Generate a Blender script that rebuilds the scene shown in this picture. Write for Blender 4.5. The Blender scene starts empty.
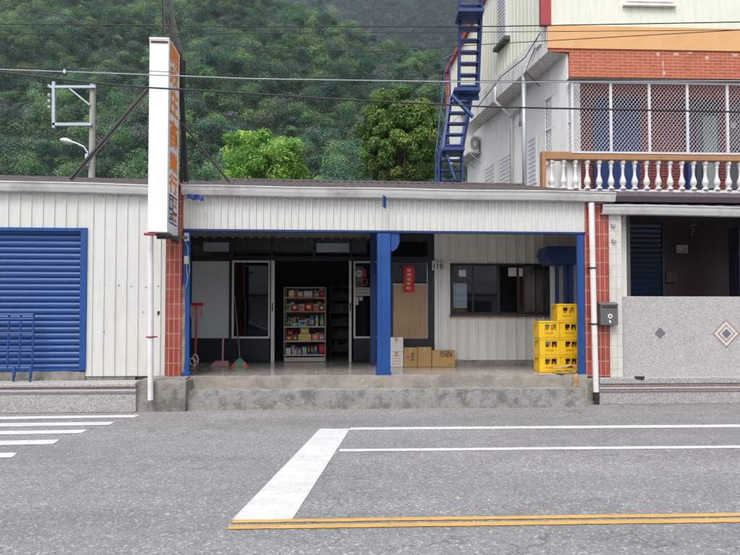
import bpy, math, random
import numpy as np
from mathutils import Vector, Matrix, noise
random.seed(7); RNG = np.random.default_rng(11)
S = bpy.context.scene; COL = S.collection
R = math.radians
# ------------------------------------------------------------------ camera
FPX = 556.0; PITCH = R(1.5); PRIN = 305.4; CAMZ = 1.45
cd = bpy.data.cameras.new('camera'); cam = bpy.data.objects.new('camera', cd); COL.objects.link(cam)
cd.sensor_width = 36; cd.lens = FPX/740*36; cd.shift_y = (PRIN-277.5)/740
cd.clip_start = .1; cd.clip_end = 4000
cam.location = (0, 0, CAMZ); cam.rotation_euler = (R(90)+PITCH, 0, 0); S.camera = cam

def ray(px, py):
    c = PRIN-py
    return Vector((px-370, FPX*math.cos(PITCH)-c*math.sin(PITCH), FPX*math.sin(PITCH)+c*math.cos(PITCH)))
class Frame:
    def __init__(s, x, y, a):
        s.o = Vector((x, y)); s.a = a; s.ca = math.cos(a); s.sa = math.sin(a)
    def world(s, u, v, z): return Vector((s.o.x+u*s.ca-v*s.sa, s.o.y+u*s.sa+v*s.ca, z))
    def L(s, px, py, v):                       # a measured point on the plane at depth v of this frame
        d = ray(px, py); n = Vector((-s.sa, s.ca))
        t = (v+s.o.dot(n))/(d.x*n.x+d.y*n.y)
        p = Vector((d.x*t, d.y*t))-s.o
        return p.x*s.ca+p.y*s.sa, CAMZ+d.z*t
    def U(s, px, v, py=300): return s.L(px, py, v)[0]
    def Z(s, py, v, px=370): return s.L(px, py, v)[1]
W = Frame(0, 0, 0)
F = Frame(0, 9.46, R(3))                        # the shop fronts
H = Frame(0, 12.95, R(2))                       # the storey set back above the house on the right
def gnd(px, py, z=0):
    d = ray(px, py); t = (z-CAMZ)/d.z
    return d.x*t, d.y*t

# ------------------------------------------------------------------ materials
MATS = {}
def srgb(r, g, b):
    f = lambda c: (c/255/12.92) if c/255 < .04045 else ((c/255+.055)/1.055)**2.4
    return (f(r), f(g), f(b))
class NT:
    def __init__(s, name):
        s.m = bpy.data.materials.new(name); s.m.use_nodes = True; s.t = s.m.node_tree
        s.b = s.t.nodes['Principled BSDF']; MATS[name] = s.m
    def n(s, typ, **k):
        x = s.t.nodes.new(typ)
        for a, v in k.items():
            if a.startswith('_'): x.inputs[a[1:].replace('_', ' ')].default_value = v
            else: setattr(x, a, v)
        return x
    def l(s, a, b): s.t.links.new(a, b)
    def coord(s, scale=(1, 1, 1), kind='Object'):
        c = s.n('ShaderNodeTexCoord'); m = s.n('ShaderNodeMapping'); m.inputs['Scale'].default_value = scale
        s.l(c.outputs[kind], m.inputs['Vector']); return m.outputs[0]
    def noise(s, scale, vec=None, detail=5, rough=.6):
        x = s.n('ShaderNodeTexNoise'); x.inputs['Scale'].default_value = scale
        x.inputs['Detail'].default_value = detail; x.inputs['Roughness'].default_value = rough
        s.l(vec if vec is not None else s.coord(), x.inputs['Vector']); return x.outputs['Fac']
    def ramp(s, fac, stops):
        r = s.n('ShaderNodeValToRGB'); e = r.color_ramp.elements
        while len(e) < len(stops): e.new(.5)
        for el, (p, c) in zip(e, stops):
            el.position = p; el.color = (*c, 1) if len(c) == 3 else c
        s.l(fac, r.inputs[0]); return r.outputs[0]
    def mix(s, fac, a, b, mode='MIX'):
        x = s.n('ShaderNodeMix', data_type='RGBA', blend_type=mode)
        for sock, v in ((x.inputs[0], fac), (x.inputs[6], a), (x.inputs[7], b)):
            if hasattr(v, 'is_linked'): s.l(v, sock)
            elif isinstance(v, (int, float)): sock.default_value = v
            else: sock.default_value = (*v, 1)
        return x.outputs[2]
    def bump(s, h, strength=.3, dist=.01):
        b = s.n('ShaderNodeBump'); b.inputs['Strength'].default_value = strength; b.inputs['Distance'].default_value = dist
        s.l(h, b.inputs['Height']); s.l(b.outputs[0], s.b.inputs['Normal'])
    def col(s, c): s.l(c, s.b.inputs['Base Color'])
    def set(s, rough=.6, metal=0, spec=None):
        s.b.inputs['Roughness'].default_value = rough; s.b.inputs['Metallic'].default_value = metal
        if spec is not None: s.b.inputs['Specular IOR Level'].default_value = spec
def mul(c, k): return tuple(min(1, x*k) for x in c)
def M(name, c, rough=.6, metal=0, var=.15, scale=4, dirt=None, dirt_amt=.4, streak=False, fine=60, bump=.1, spec=None, chips=None, chip_at=.69):
    """painted / plain surface with uneven tone, optional dirt patches or run-off streaks, and a fine grain"""
    if name in MATS: return MATS[name]
    t = NT(name); t.set(rough, metal, spec)
    a = t.noise(scale); base = t.mix(a, mul(c, 1-var), mul(c, 1+var))
    if dirt:
        vec = t.coord((7, 7, .7)) if streak else t.coord()
        d = t.ramp(t.noise(1.3 if streak else scale*.7, vec, 8, .7), [(.5, (0, 0, 0)), (.72, (1, 1, 1))])
        m = t.n('ShaderNodeMath', operation='MULTIPLY'); t.l(d, m.inputs[0]); m.inputs[1].default_value = dirt_amt
        base = t.mix(m.outputs[0], base, dirt)
    if chips:
        k = t.ramp(t.noise(9, t.coord((1, 1, .6)), 12, .8), [(chip_at, (0, 0, 0)), (chip_at+.03, (1, 1, 1))]); base = t.mix(k, base, chips)
    t.col(base)
    f = t.noise(fine, None, 3)
    if bump: t.bump(f, bump, .004)
    rr = t.n('ShaderNodeMapRange'); rr.inputs[3].default_value = max(.02, rough-.1); rr.inputs[4].default_value = min(1, rough+.12)
    t.l(a, rr.inputs[0]); t.l(rr.outputs[0], t.b.inputs['Roughness'])
    return t.m

white_metal = M('white_metal', (.62, .62, .585), .45, var=.06, scale=2, dirt=(.36, .33, .27), dirt_amt=.28, streak=True, chips=(.30, .20, .13), chip_at=.715)
porch_metal = M('porch_metal', (.74, .73, .68), .5, var=.05, scale=1.5, dirt=(.42, .39, .33), dirt_amt=.22)
gutter_mat = M('gutter_metal', (.60, .59, .58), .4, var=.1, scale=3, dirt=(.25, .22, .19), dirt_amt=.6)
white_trim = M('white_trim', (.74, .73, .72), .4, var=.05, dirt=(.4, .36, .3), dirt_amt=.35)
blue = M('blue_paint', (.007, .062, .25), .42, var=.2, scale=3, dirt=(.014, .04, .12), dirt_amt=.6, chips=(.10, .055, .04), chip_at=.66)
shutter_blue = M('shutter_blue', (.020, .072, .25), .36, var=.12, scale=2, dirt=(.05, .08, .15), dirt_amt=.5, streak=True, chips=(.12, .12, .13), chip_at=.70)
stair_blue = M('stair_blue', (.011, .036, .17), .45, var=.2)
dark_blue = M('dark_blue', (.012, .03, .10), .45, var=.2)
black_frame = M('black_frame', (.013, .016, .022), .4, var=.25, scale=5, dirt=(.04, .04, .04), dirt_amt=.3)
dark_panel = M('dark_panel', (.012, .015, .024), .35, var=.2, scale=3)
red_trim = M('red_trim', (.33, .035, .04), .5, var=.15)
roof_mat = M('roof_sheet', (.062, .045, .043), .65, var=.45, scale=5, dirt=(.20, .18, .16), dirt_amt=.4)
awning_mat = M('awning_sheet', (.075, .062, .078), .55, var=.2, scale=2, dirt=(.2, .18, .17), dirt_amt=.3)
steel_rust = M('rusty_steel', (.05, .05, .052), .6, var=.4, scale=6, dirt=(.12, .055, .04), dirt_amt=.4)
galv = M('galvanised_steel', (.40, .44, .50), .4, .3, var=.12)
pole_conc = M('pole_concrete', (.33, .31, .28), .85, var=.15, scale=3)
sign_white = M('sign_white', (.80, .81, .82), .4, var=.03, scale=2, dirt=(.5, .49, .46), dirt_amt=.25, streak=True)
orange = M('sign_orange', (.85, .24, .03), .5, var=.08)
sign_red = M('sign_red', (.55, .04, .04), .5)
sign_blue = M('sign_blue', (.03, .08, .28), .5)
cardboard = M('cardboard', (.44, .27, .11), .85, var=.12, scale=5, fine=150, bump=.15)
cardboard_dark = M('cardboard_dark', (.33, .19, .08), .85, var=.15, scale=6)
white_carton = M('white_carton', (.72, .70, .67), .75, var=.06)
ink = M('black_ink', (.03, .02, .02), .6, var=0)
pink_ink = M('pink_ink', (.70, .25, .20), .6, var=.1)
plywood = M('plywood', (.36, .23, .13), .6, var=.16, scale=3, dirt=(.17, .10, .05), dirt_amt=.5, streak=True)
crate_yellow = M('crate_yellow', (.80, .50, .012), .42, var=.09, scale=6, dirt=(.45, .28, .03), dirt_amt=.35)
crate_dark = M('crate_bottles', (.035, .02, .012), .2, var=.3)
mailbox_grey = M('mailbox_grey', (.15, .145, .145), .4, .3, var=.12)
cream_metal = M('cream_metal', (.70, .71, .60), .5, var=.05, scale=1.5, dirt=(.45, .44, .36), dirt_amt=.3, streak=True)
white_plaster = M('white_plaster', (.72, .72, .71), .8, var=.06, scale=1.5, dirt=(.40, .38, .37), dirt_amt=.55, streak=True)
stained_plaster = M('stained_plaster', (.66, .65, .64), .85, var=.1, scale=3, dirt=(.16, .13, .14), dirt_amt=.8, streak=True)
orange_band = M('orange_band', (.66, .37, .155), .6, var=.07, scale=2, dirt=(.5, .24, .09), dirt_amt=.4)
rail_orange = M('rail_orange', (.38, .19, .085), .65, var=.2, scale=5, dirt=(.2, .13, .08), dirt_amt=.6)
baluster_white = M('baluster_white', (.68, .66, .65), .55, var=.06, dirt=(.4, .37, .33), dirt_amt=.4)
grille_white = M('grille_white', (.50, .50, .53), .5, var=.15)
grille_frame = M('grille_frame', (.60, .60, .61), .45, var=.15)
canopy_grey = M('canopy_grey', (.33, .27, .26), .6, var=.2, scale=2)
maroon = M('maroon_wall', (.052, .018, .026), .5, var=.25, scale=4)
maroon_up = M('maroon_upper', (.21, .035, .04), .6, var=.2)
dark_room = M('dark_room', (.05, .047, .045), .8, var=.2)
shelf_metal = M('shelf_metal', (.22, .20, .17), .5, .2, var=.15)
shelf_board = M('shelf_board', (.52, .47, .40), .5, var=.1)
red_plastic = M('red_plastic', (.52, .02, .03), .35, var=.1)
pink_plastic = M('pink_plastic', (.62, .28, .33), .4, var=.1)
green_plastic = M('green_plastic', (.05, .35, .22), .4, var=.1)
orange_plastic = M('orange_plastic', (.75, .16, .06), .5, var=.1)
wood_stick = M('wood_stick', (.20, .14, .10), .6)
bristle = M('pale_bristle', (.45, .33, .32), .8, var=.2, fine=300, bump=.5)
banner_red = M('banner_red', (.50, .006, .03), .6, var=.05)
gold = M('gold_letter', (.75, .50, .25), .5, var=.05)
plate_white = M('plate_white', (.62, .65, .60), .5, var=.04)
plate_green = M('plate_green', (.05, .20, .08), .5)
curtain = M('curtain', (.55, .44, .33), .8, var=.15, scale=6)
paper = M('paper', (.6, .6, .58), .8, var=.05)
rubber = M('rubber', (.02, .02, .02), .7)
wire_dark = M('wire_dark', (.022, .022, .025), .6)
wire_light = M('wire_light', (.33, .36, .38), .4)
lamp_white = M('lamp_white', (.7, .72, .72), .35)
sill_brown = M('sill_brown', (.10, .04, .035), .5, var=.2)
bark = M('bark', (.07, .055, .04), .9, var=.4, scale=5, fine=30, bump=.7)
hose_white = M('hose_white', (.6, .57, .5), .5)

def concrete(name, c, dark, amt=.8, scale=2.0, green=None):
    t = NT(name); t.set(.9)
    base = t.mix(t.noise(scale*3, None, 8, .7), mul(c, .72), mul(c, 1.25))
    d = t.ramp(t.noise(scale, None, 10, .72), [(.46, (0, 0, 0)), (.60, (1, 1, 1))])
    m = t.n('ShaderNodeMath', operation='MULTIPLY'); t.l(d, m.inputs[0]); m.inputs[1].default_value = amt
    base = t.mix(m.outputs[0], base, dark)
    pale = t.ramp(t.noise(scale*1.7, t.coord((1, 1, 2.2)), 9, .7), [(.60, (0, 0, 0)), (.68, (.75, .75, .75))])
    base = t.mix(pale, base, mul(c, 1.55))
    if green:
        g = t.ramp(t.noise(scale*1.1, None, 6, .7), [(.62, (0, 0, 0)), (.74, (.8, .8, .8))])
        base = t.mix(g, base, green)
    t.col(base); t.bump(t.noise(45, None, 10, .75), .55, .012); return t.m
conc_step = concrete('concrete_step', (.30, .29, .27), (.085, .08, .075), .62, 5.5)
conc_edge = concrete('concrete_edge', (.33, .30, .262), (.18, .165, .15), .6, 2.6)
conc_block = concrete('concrete_block', (.27, .25, .225), (.10, .09, .08), .75, 3.0, (.07, .08, .03))

def speckle(name, c, dark, light, scale=130, dens=(.38, .62), rough=.8):
    t = NT(name); t.set(rough)
    v = t.n('ShaderNodeTexVoronoi'); v.inputs['Scale'].default_value = scale; t.l(t.coord(), v.inputs['Vector'])
    sp = t.n('ShaderNodeSeparateColor'); t.l(v.outputs['Color'], sp.inputs[0])
    base = t.ramp(sp.outputs[0], [(0, dark), (dens[0], c), (dens[1], c), (1, light)])
    base = t.mix(.45, base, t.mix(t.noise(2, None, 8, .7), mul(c, .6), mul(c, 1.3)))
    t.col(base); t.bump(t.noise(scale, None, 3), .3, .004); return t.m
terrazzo = speckle('terrazzo_wash', (.42, .405, .41), (.20, .19, .20), (.66, .645, .64), 85)
terrazzo_base = speckle('terrazzo_base', (.36, .345, .335), (.10, .09, .09), (.66, .64, .62), 75)

def tiles(name, c1, c2, grout, w, h, off, mortar, rough=.45, frame='xz', dirt=None):
    t = NT(name); t.set(rough)
    c = t.n('ShaderNodeTexCoord'); s = t.n('ShaderNodeSeparateXYZ'); k = t.n('ShaderNodeCombineXYZ')
    t.l(c.outputs['Object'], s.inputs[0])
    if frame == 'xz':
        ad = t.n('ShaderNodeMath', operation='ADD'); t.l(s.outputs[0], ad.inputs[0]); t.l(s.outputs[1], ad.inputs[1])
        t.l(ad.outputs[0], k.inputs[0]); t.l(s.outputs[2], k.inputs[1])
    else:
        t.l(s.outputs[0], k.inputs[0]); t.l(s.outputs[1], k.inputs[1])
    b = t.n('ShaderNodeTexBrick', offset=off, squash=1, offset_frequency=2)
    b.inputs['Color1'].default_value = (*c1, 1); b.inputs['Color2'].default_value = (*c2, 1); b.inputs['Mortar'].default_value = (*grout, 1)
    b.inputs['Scale'].default_value = 1; b.inputs['Mortar Size'].default_value = mortar
    b.inputs['Brick Width'].default_value = w; b.inputs['Row Height'].default_value = h; b.inputs['Mortar Smooth'].default_value = .1
    t.l(k.outputs[0], b.inputs['Vector'])
    base = t.mix(t.noise(6, None, 7, .7), b.outputs['Color'], mul(c1, .72)) if not dirt else None
    x = t.n('ShaderNodeMath', operation='MULTIPLY'); t.l(t.ramp(t.noise(4, None, 8, .7), [(.5, (0, 0, 0)), (.75, (1, 1, 1))]), x.inputs[0]); x.inputs[1].default_value = .55
    base = t.mix(x.outputs[0], b.outputs['Color'], dirt or mul(c1, .55))
    t.col(base); t.bump(b.outputs['Fac'], -.35 if False else .3, .004); return t.m
red_tile = tiles('red_tile', (.30, .045, .030), (.38, .075, .045), (.42, .27, .22), .083, .245, 0, .007)
white_tile = tiles('white_tile', (.60, .58, .54), (.64, .62, .58), (.40, .37, .33), .10, .20, 0, .004, dirt=(.45, .34, .22))
brick_up = tiles('brick_facing', (.43, .105, .045), (.37, .082, .038), (.48, .26, .18), .24, .075, .5, .007, .7)
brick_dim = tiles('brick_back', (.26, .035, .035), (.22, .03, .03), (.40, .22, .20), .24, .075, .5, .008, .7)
grey_brick = tiles('cream_pane_grid', (.6, .6, .6), (.6, .6, .6), (.4, .4, .4), .3, .12, 0, .01)
floor_tile = NT('porch_floor_tile')
def _ft():
    t = floor_tile; t.set(.22)
    c = t.n('ShaderNodeTexCoord'); b = t.n('ShaderNodeTexBrick', offset=0, squash=1)
    b.inputs['Color1'].default_value = (.40, .36, .32, 1); b.inputs['Color2'].default_value = (.45, .40, .36, 1); b.inputs['Mortar'].default_value = (.29, .26, .23, 1)
    b.inputs['Scale'].default_value = 1; b.inputs['Brick Width'].default_value = .33; b.inputs['Row Height'].default_value = .33; b.inputs['Mortar Size'].default_value = .006
    t.l(c.outputs['Object'], b.inputs['Vector'])
    base = t.mix(t.ramp(t.noise(3, None, 8, .7), [(.42, (0, 0, 0)), (.7, (.7, .7, .7))]), b.outputs['Color'], (.22, .20, .18))
    t.col(base)
    rr = t.n('ShaderNodeMapRange'); rr.inputs[3].default_value = .04; rr.inputs[4].default_value = .26; t.l(t.noise(5, None, 6), rr.inputs[0]); t.l(rr.outputs[0], t.b.inputs['Roughness'])
_ft(); floor_tile = floor_tile.m

def asphalt_mat():
    t = NT('asphalt'); t.set(.88)
    v = t.n('ShaderNodeTexVoronoi'); v.inputs['Scale'].default_value = 62; t.l(t.coord(), v.inputs['Vector'])
    sp = t.n('ShaderNodeSeparateColor'); t.l(v.outputs['Color'], sp.inputs[0])
    grain = t.ramp(sp.outputs[0], [(0, (.11, .107, .11)), (.3, (.225, .220, .226)), (.84, (.278, .272, .276)), (.94, (.46, .45, .45)), (1, (.66, .65, .64))])
    v2 = t.n('ShaderNodeTexVoronoi'); v2.inputs['Scale'].default_value = 190; t.l(t.coord(), v2.inputs['Vector'])
    s2 = t.n('ShaderNodeSeparateColor'); t.l(v2.outputs['Color'], s2.inputs[0])
    g2 = t.ramp(s2.outputs[1], [(0, (.13, .13, .13)), (.5, (.235, .232, .233)), (1, (.36, .355, .355))])
    base = t.mix(.42, grain, g2)
    big = t.ramp(t.noise(.45, t.coord((.35, 1.2, 1)), 8, .65), [(.3, (.72, .72, .72)), (.7, (1.18, 1.18, 1.17))])
    base = t.mix(1, base, big, 'MULTIPLY')
    mid = t.ramp(t.noise(3.2, None, 8, .7), [(.3, (.86, .86, .86)), (.7, (1.1, 1.1, 1.1))])
    base = t.mix(1, base, mid, 'MULTIPLY')
    w = t.n('ShaderNodeTexVoronoi', feature='DISTANCE_TO_EDGE'); w.inputs['Scale'].default_value = .5
    dist = t.n('ShaderNodeVectorMath', operation='ADD'); nz = t.n('ShaderNodeTexNoise'); nz.inputs['Scale'].default_value = 2.5
    t.l(t.coord(), nz.inputs['Vector']); t.l(t.coord((.6, .9, 1)), dist.inputs[0]); t.l(nz.outputs['Color'], dist.inputs[1]); t.l(dist.outputs[0], w.inputs['Vector'])
    crack = t.ramp(w.outputs['Distance'], [(0, (.6, .6, .6)), (.009, (0, 0, 0))])
    gate = t.ramp(t.noise(.35, None, 3), [(.44, (0, 0, 0)), (.52, (1, 1, 1))])
    crack = t.mix(1, crack, gate, 'MULTIPLY')
    base = t.mix(crack, base, (.07, .068, .07))
    lane = t.ramp(t.noise(.9, t.coord((.05, 1.1, 1)), 4, .5), [(.42, (0, 0, 0)), (.62, (.22, .22, .22))])      # polished, darker wheel tracks
    base = t.mix(lane, base, (.17, .168, .17))
    oil = t.ramp(t.noise(1.6, None, 5, .6), [(.68, (0, 0, 0)), (.76, (.4, .4, .4))]); base = t.mix(oil, base, (.12, .118, .118))
    pale = t.ramp(t.noise(.8, t.coord((.4, 1.6, 1)), 9, .75), [(.56, (0, 0, 0)), (.72, (.35, .35, .35))]); base = t.mix(pale, base, (.38, .375, .37))
    t.col(base); t.bump(v.outputs['Distance'], .6, .01); return t.m
asphalt = asphalt_mat()
def paint_mat(name, c, wear):
    t = NT(name); t.set(.7)
    n1 = t.ramp(t.noise(22, None, 12, .85), [(.54, (0, 0, 0)), (.63, (wear, wear, wear))])
    n2 = t.ramp(t.noise(2.2, t.coord((1, 2.5, 1)), 8, .7), [(.40, (0, 0, 0)), (.70, (.7, .7, .7))])
    base = t.mix(n1, t.mix(n2, c, mul(c, .70)), (.22, .21, .21)); t.col(base); t.bump(t.noise(60, None, 6), .4, .006); return t.m
road_white = paint_mat('road_white', (.64, .64, .64), .8)
road_yellow = paint_mat('road_yellow', (.60, .36, .11), .85)
soil = M('soil_ground', (.10, .095, .06), .95, var=.4, scale=.5, dirt=(.05, .08, .025), dirt_amt=.8, bump=.5)
forest_floor = M('forest_floor', (.018, .030, .012), .95, var=.5, scale=.3, dirt=(.03, .045, .015), dirt_amt=.6)

def glass(name, tint=(.5, .55, .6), opac=.5, refl=1.0):
    t = NT(name); nt = t.t; out = nt.nodes['Material Output']
    tr = t.n('ShaderNodeBsdfTransparent'); tr.inputs[0].default_value = (*tint, 1)
    gl = t.n('ShaderNodeBsdfGlossy'); gl.inputs['Roughness'].default_value = .02; gl.inputs[0].default_value = (refl, refl, refl, 1)
    fr = t.n('ShaderNodeFresnel'); fr.inputs['IOR'].default_value = 1.55
    mp = t.n('ShaderNodeMath', operation='MULTIPLY'); mp.inputs[1].default_value = 2.6; t.l(fr.outputs[0], mp.inputs[0])
    mx = t.n('ShaderNodeMixShader'); t.l(mp.outputs[0], mx.inputs[0]); t.l(tr.outputs[0], mx.inputs[1]); t.l(gl.outputs[0], mx.inputs[2])
    t.l(mx.outputs[0], out.inputs[0]); return t.m
dark_glass = glass('dark_glass', (.30, .34, .38))
clear_glass = glass('clear_glass', (.88, .9, .92))
grey_film = M('grey_film_glass', (.60, .68, .68), .18, var=.05, spec=.6)
bluish_film = M('bluish_paper', (.78, .84, .88), .3, var=.08)

def leaf_mat(name, rough=.55, trans=.35):
    t = NT(name); nt = t.t; out = nt.nodes['Material Output']
    a = t.n('ShaderNodeAttribute', attribute_name='leafcol')
    t.l(a.outputs['Color'], t.b.inputs['Base Color']); t.b.inputs['Roughness'].default_value = rough
    t.b.inputs['Specular IOR Level'].default_value = .3
    tl = t.n('ShaderNodeBsdfTranslucent'); t.l(a.outputs['Color'], tl.inputs[0])
    mx = t.n('ShaderNodeMixShader'); mx.inputs[0].default_value = trans
    t.l(t.b.outputs[0], mx.inputs[1]); t.l(tl.outputs[0], mx.inputs[2]); t.l(mx.outputs[0], out.inputs[0]); return t.m
leaf = leaf_mat('leaf')

# ------------------------------------------------------------------ mesh building
class MB:
    def __init__(s): s.v = []; s.f = []; s.m = []; s.mi = 0
    def add(s, vs, fs):
        b = len(s.v); s.v += [tuple(x) for x in vs]; s.f += [tuple(i+b for i in f) for f in fs]; s.m += [s.mi]*len(fs); return s
    def box(s, u0, u1, v0, v1, z0, z1):
        u0, u1 = sorted((u0, u1)); v0, v1 = sorted((v0, v1)); z0, z1 = sorted((z0, z1))
        return s.add([(u0, v0, z0), (u1, v0, z0), (u1, v1, z0), (u0, v1, z0), (u0, v0, z1), (u1, v0, z1), (u1, v1, z1), (u0, v1, z1)],
                     [(0, 3, 2, 1), (4, 5, 6, 7), (0, 1, 5, 4), (1, 2, 6, 5), (2, 3, 7, 6), (3, 0, 4, 7)])
    def hexa(s, p): # 8 points: bottom 4 ccw, top 4
        return s.add(p, [(0, 3, 2, 1), (4, 5, 6, 7), (0, 1, 5, 4), (1, 2, 6, 5), (2, 3, 7, 6), (3, 0, 4, 7)])
    def tube(s, pts, r, n=8, r2=None, cap=True):
        pts = [Vector(p) for p in pts]; k = len(pts); rings = []
        for i, p in enumerate(pts):
            d = (pts[min(i+1, k-1)]-pts[max(i-1, 0)]).normalized()
            a = d.cross(Vector((0, 0, 1))) if abs(d.z) < .95 else d.cross(Vector((0, 1, 0)))
            a.normalize(); b = d.cross(a)
            rr = r if r2 is None else r+(r2-r)*i/(k-1)
            rings.append([p+a*(rr*math.cos(2*math.pi*j/n))+b*(rr*math.sin(2*math.pi*j/n)) for j in range(n)])
        fs = [(i*n+j, i*n+(j+1) % n, (i+1)*n+(j+1) % n, (i+1)*n+j) for i in range(k-1) for j in range(n)]
        if cap: fs += [tuple(range(n-1, -1, -1)), tuple((k-1)*n+j for j in range(n))]
        return s.add([q for r_ in rings for q in r_], fs)
    def bar(s, a, b, w, h, up=(0, 0, 1)):   # rectangular bar from a to b
        a = Vector(a); b = Vector(b); d = (b-a).normalized(); up = Vector(up)
        x = d.cross(up)
        if x.length < .05: x = d.cross(Vector((0, 1, 0)))
        x.normalize(); y = x.cross(d)
        P = [a-x*w/2-y*h/2, a+x*w/2-y*h/2, a+x*w/2+y*h/2, a-x*w/2+y*h/2]
        return s.add(P+[p+(b-a) for p in P], [(3, 2, 1, 0), (4, 5, 6, 7), (0, 1, 5, 4), (1, 2, 6, 5), (2, 3, 7, 6), (3, 0, 4, 7)])
    def lathe(s, c, prof, n=14):  # prof [(r,z)]
        vs = [(c[0]+r*math.cos(2*math.pi*j/n), c[1]+r*math.sin(2*math.pi*j/n), c[2]+z) for r, z in prof for j in range(n)]
        k = len(prof); fs = [(i*n+j, i*n+(j+1) % n, (i+1)*n+(j+1) % n, (i+1)*n+j) for i in range(k-1) for j in range(n)]
        fs += [tuple(range(n-1, -1, -1)), tuple((k-1)*n+j for j in range(n))]
        return s.add(vs, fs)
    def prism(s, poly, v0, v1):  # poly of (u,z), extruded in v
        n = len(poly)
        return s.add([(u, v0, z) for u, z in poly]+[(u, v1, z) for u, z in poly],
                     [tuple(range(n)), tuple(range(2*n-1, n-1, -1))]+[(i+n, (i+1) % n+n, (i+1) % n, i) for i in range(n)])
    def ribs(s, u0, u1, v, z0, z1, pitch, d=.018, rw=.035, thick=.02, z1b=None, phase=0):
        """trapezoid-ribbed sheet facing -v; the ribs stand proud of the pans"""
        z1b = z1 if z1b is None else z1b
        pr = [(u0, 0)]; x = u0+pitch*(.5+phase)
        while x+rw < u1:
            pr += [(x-rw/2-d*.5, 0), (x-rw/2, -d), (x+rw/2, -d), (x+rw/2+d*.5, 0)]; x += pitch
        pr.append((u1, 0)); n = len(pr)
        zt = lambda u: z1+(z1b-z1)*(u-u0)/(u1-u0)
        vs = [(u, v+o, z0) for u, o in pr]+[(u, v+o, zt(u)) for u, o in pr]+[(u0, v+thick, z0), (u1, v+thick, z0), (u1, v+thick, zt(u1)), (u0, v+thick, zt(u0))]
        fs = [(i, i+1, n+i+1, n+i) for i in range(n-1)]
        fs += [(2*n, 2*n+3, 2*n+2, 2*n+1), (0, n, 2*n+3, 2*n), (n-1, 2*n+1, 2*n+2, 2*n-1)]
        return s.add(vs, fs)
    def build(s, name, mats, parent=None, frame=None, origin=None, bevel=0, smooth=False):
        frame = frame or (parent.get('_f') if False else None) or (PF.get(parent.name) if parent else None) or F
        if not isinstance(mats, (list, tuple)): mats = [mats]
        o0 = Vector(ORG[parent.name]) if parent and parent.name in ORG else Vector(origin if origin else (0, 0, 0))
        me = bpy.data.meshes.new(name)
        me.from_pydata([(x-o0.x, y-o0.y, z-o0.z) for x, y, z in s.v], [], s.f)
        for m in mats: me.materials.append(m)
        me.polygons.foreach_set('material_index', s.m)
        if smooth: me.polygons.foreach_set('use_smooth', [True]*len(s.f))
        me.update()
        o = bpy.data.objects.new(name, me); COL.objects.link(o)
        if parent:
            o.parent = parent
        else:
            o.location = frame.world(*o0); o.rotation_euler.z = frame.a
        ORG[o.name] = tuple(o0); PF[o.name] = frame
        if bevel:
            b = o.modifiers.new('bevel', 'BEVEL'); b.width = bevel; b.segments = 2; b.limit_method = 'ANGLE'; b.angle_limit = R(40)
        return o
ORG = {}; PF = {}
def tag(o, label=None, cat=None, group=None, kind=None):
    if label: o['label'] = label
    if cat: o['category'] = cat
    if group: o['group'] = group
    if kind: o['kind'] = kind
    return o
def thing(name, label, cat, org=(0, 0, 0), frame=F, group=None):
    e = bpy.data.objects.new(name, None); COL.objects.link(e); e.empty_display_size = .2
    e.location = frame.world(*org); e.rotation_euler.z = frame.a
    ORG[e.name] = tuple(org); PF[e.name] = frame
    return tag(e, label, cat, group)
def dup(root, loc, rz, label, group=None):
    r = root.copy(); COL.objects.link(r); r.location = loc; r.rotation_euler.z = rz; r['label'] = label
    if group: r['group'] = group
    for ch in list(root.children):
        c = ch.copy(); COL.objects.link(c); c.parent = r
        for g in ch.children:
            q = g.copy(); COL.objects.link(q); q.parent = c
    return r
def roughbox(mb, u0, u1, v0, v1, z0, z1, step=.12, amp=.012, seed=0):
    """box with a chipped, uneven skin"""
    nu = max(2, int((u1-u0)/step)); nv = max(1, int((v1-v0)/step)); nz = max(1, int((z1-z0)/(step*.6)))
    idx = {}; vs = []; fs = []
    def P(i, j, k):
        if (i, j, k) in idx: return idx[(i, j, k)]
        p = Vector((u0+(u1-u0)*i/nu, v0+(v1-v0)*j/nv, z0+(z1-z0)*k/nz))
        q = noise.noise_vector(p*4+Vector((seed, 0, 0)))*amp+noise.noise_vector(p*14)*amp*.5
        if k == nz and j == 0: q += Vector((0, abs(noise.noise(p*6))*amp*1.6, -abs(noise.noise(p*5))*amp*1.6))
        if k == 0: q.z = 0
        idx[(i, j, k)] = len(vs); vs.append(p+q); return idx[(i, j, k)]
    for i in range(nu):
        for j in range(nv):
            fs += [(P(i, j, nz), P(i+1, j, nz), P(i+1, j+1, nz), P(i, j+1, nz)), (P(i, j, 0), P(i, j+1, 0), P(i+1, j+1, 0), P(i+1, j, 0))]
        for k in range(nz):
            fs += [(P(i, 0, k), P(i+1, 0, k), P(i+1, 0, k+1), P(i, 0, k+1)), (P(i, nv, k), P(i, nv, k+1), P(i+1, nv, k+1), P(i+1, nv, k))]
    for j in range(nv):
        for k in range(nz):
            fs += [(P(0, j, k), P(0, j, k+1), P(0, j+1, k+1), P(0, j+1, k)), (P(nu, j, k), P(nu, j+1, k), P(nu, j+1, k+1), P(nu, j, k+1))]
    mb.add(vs, fs)
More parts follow.
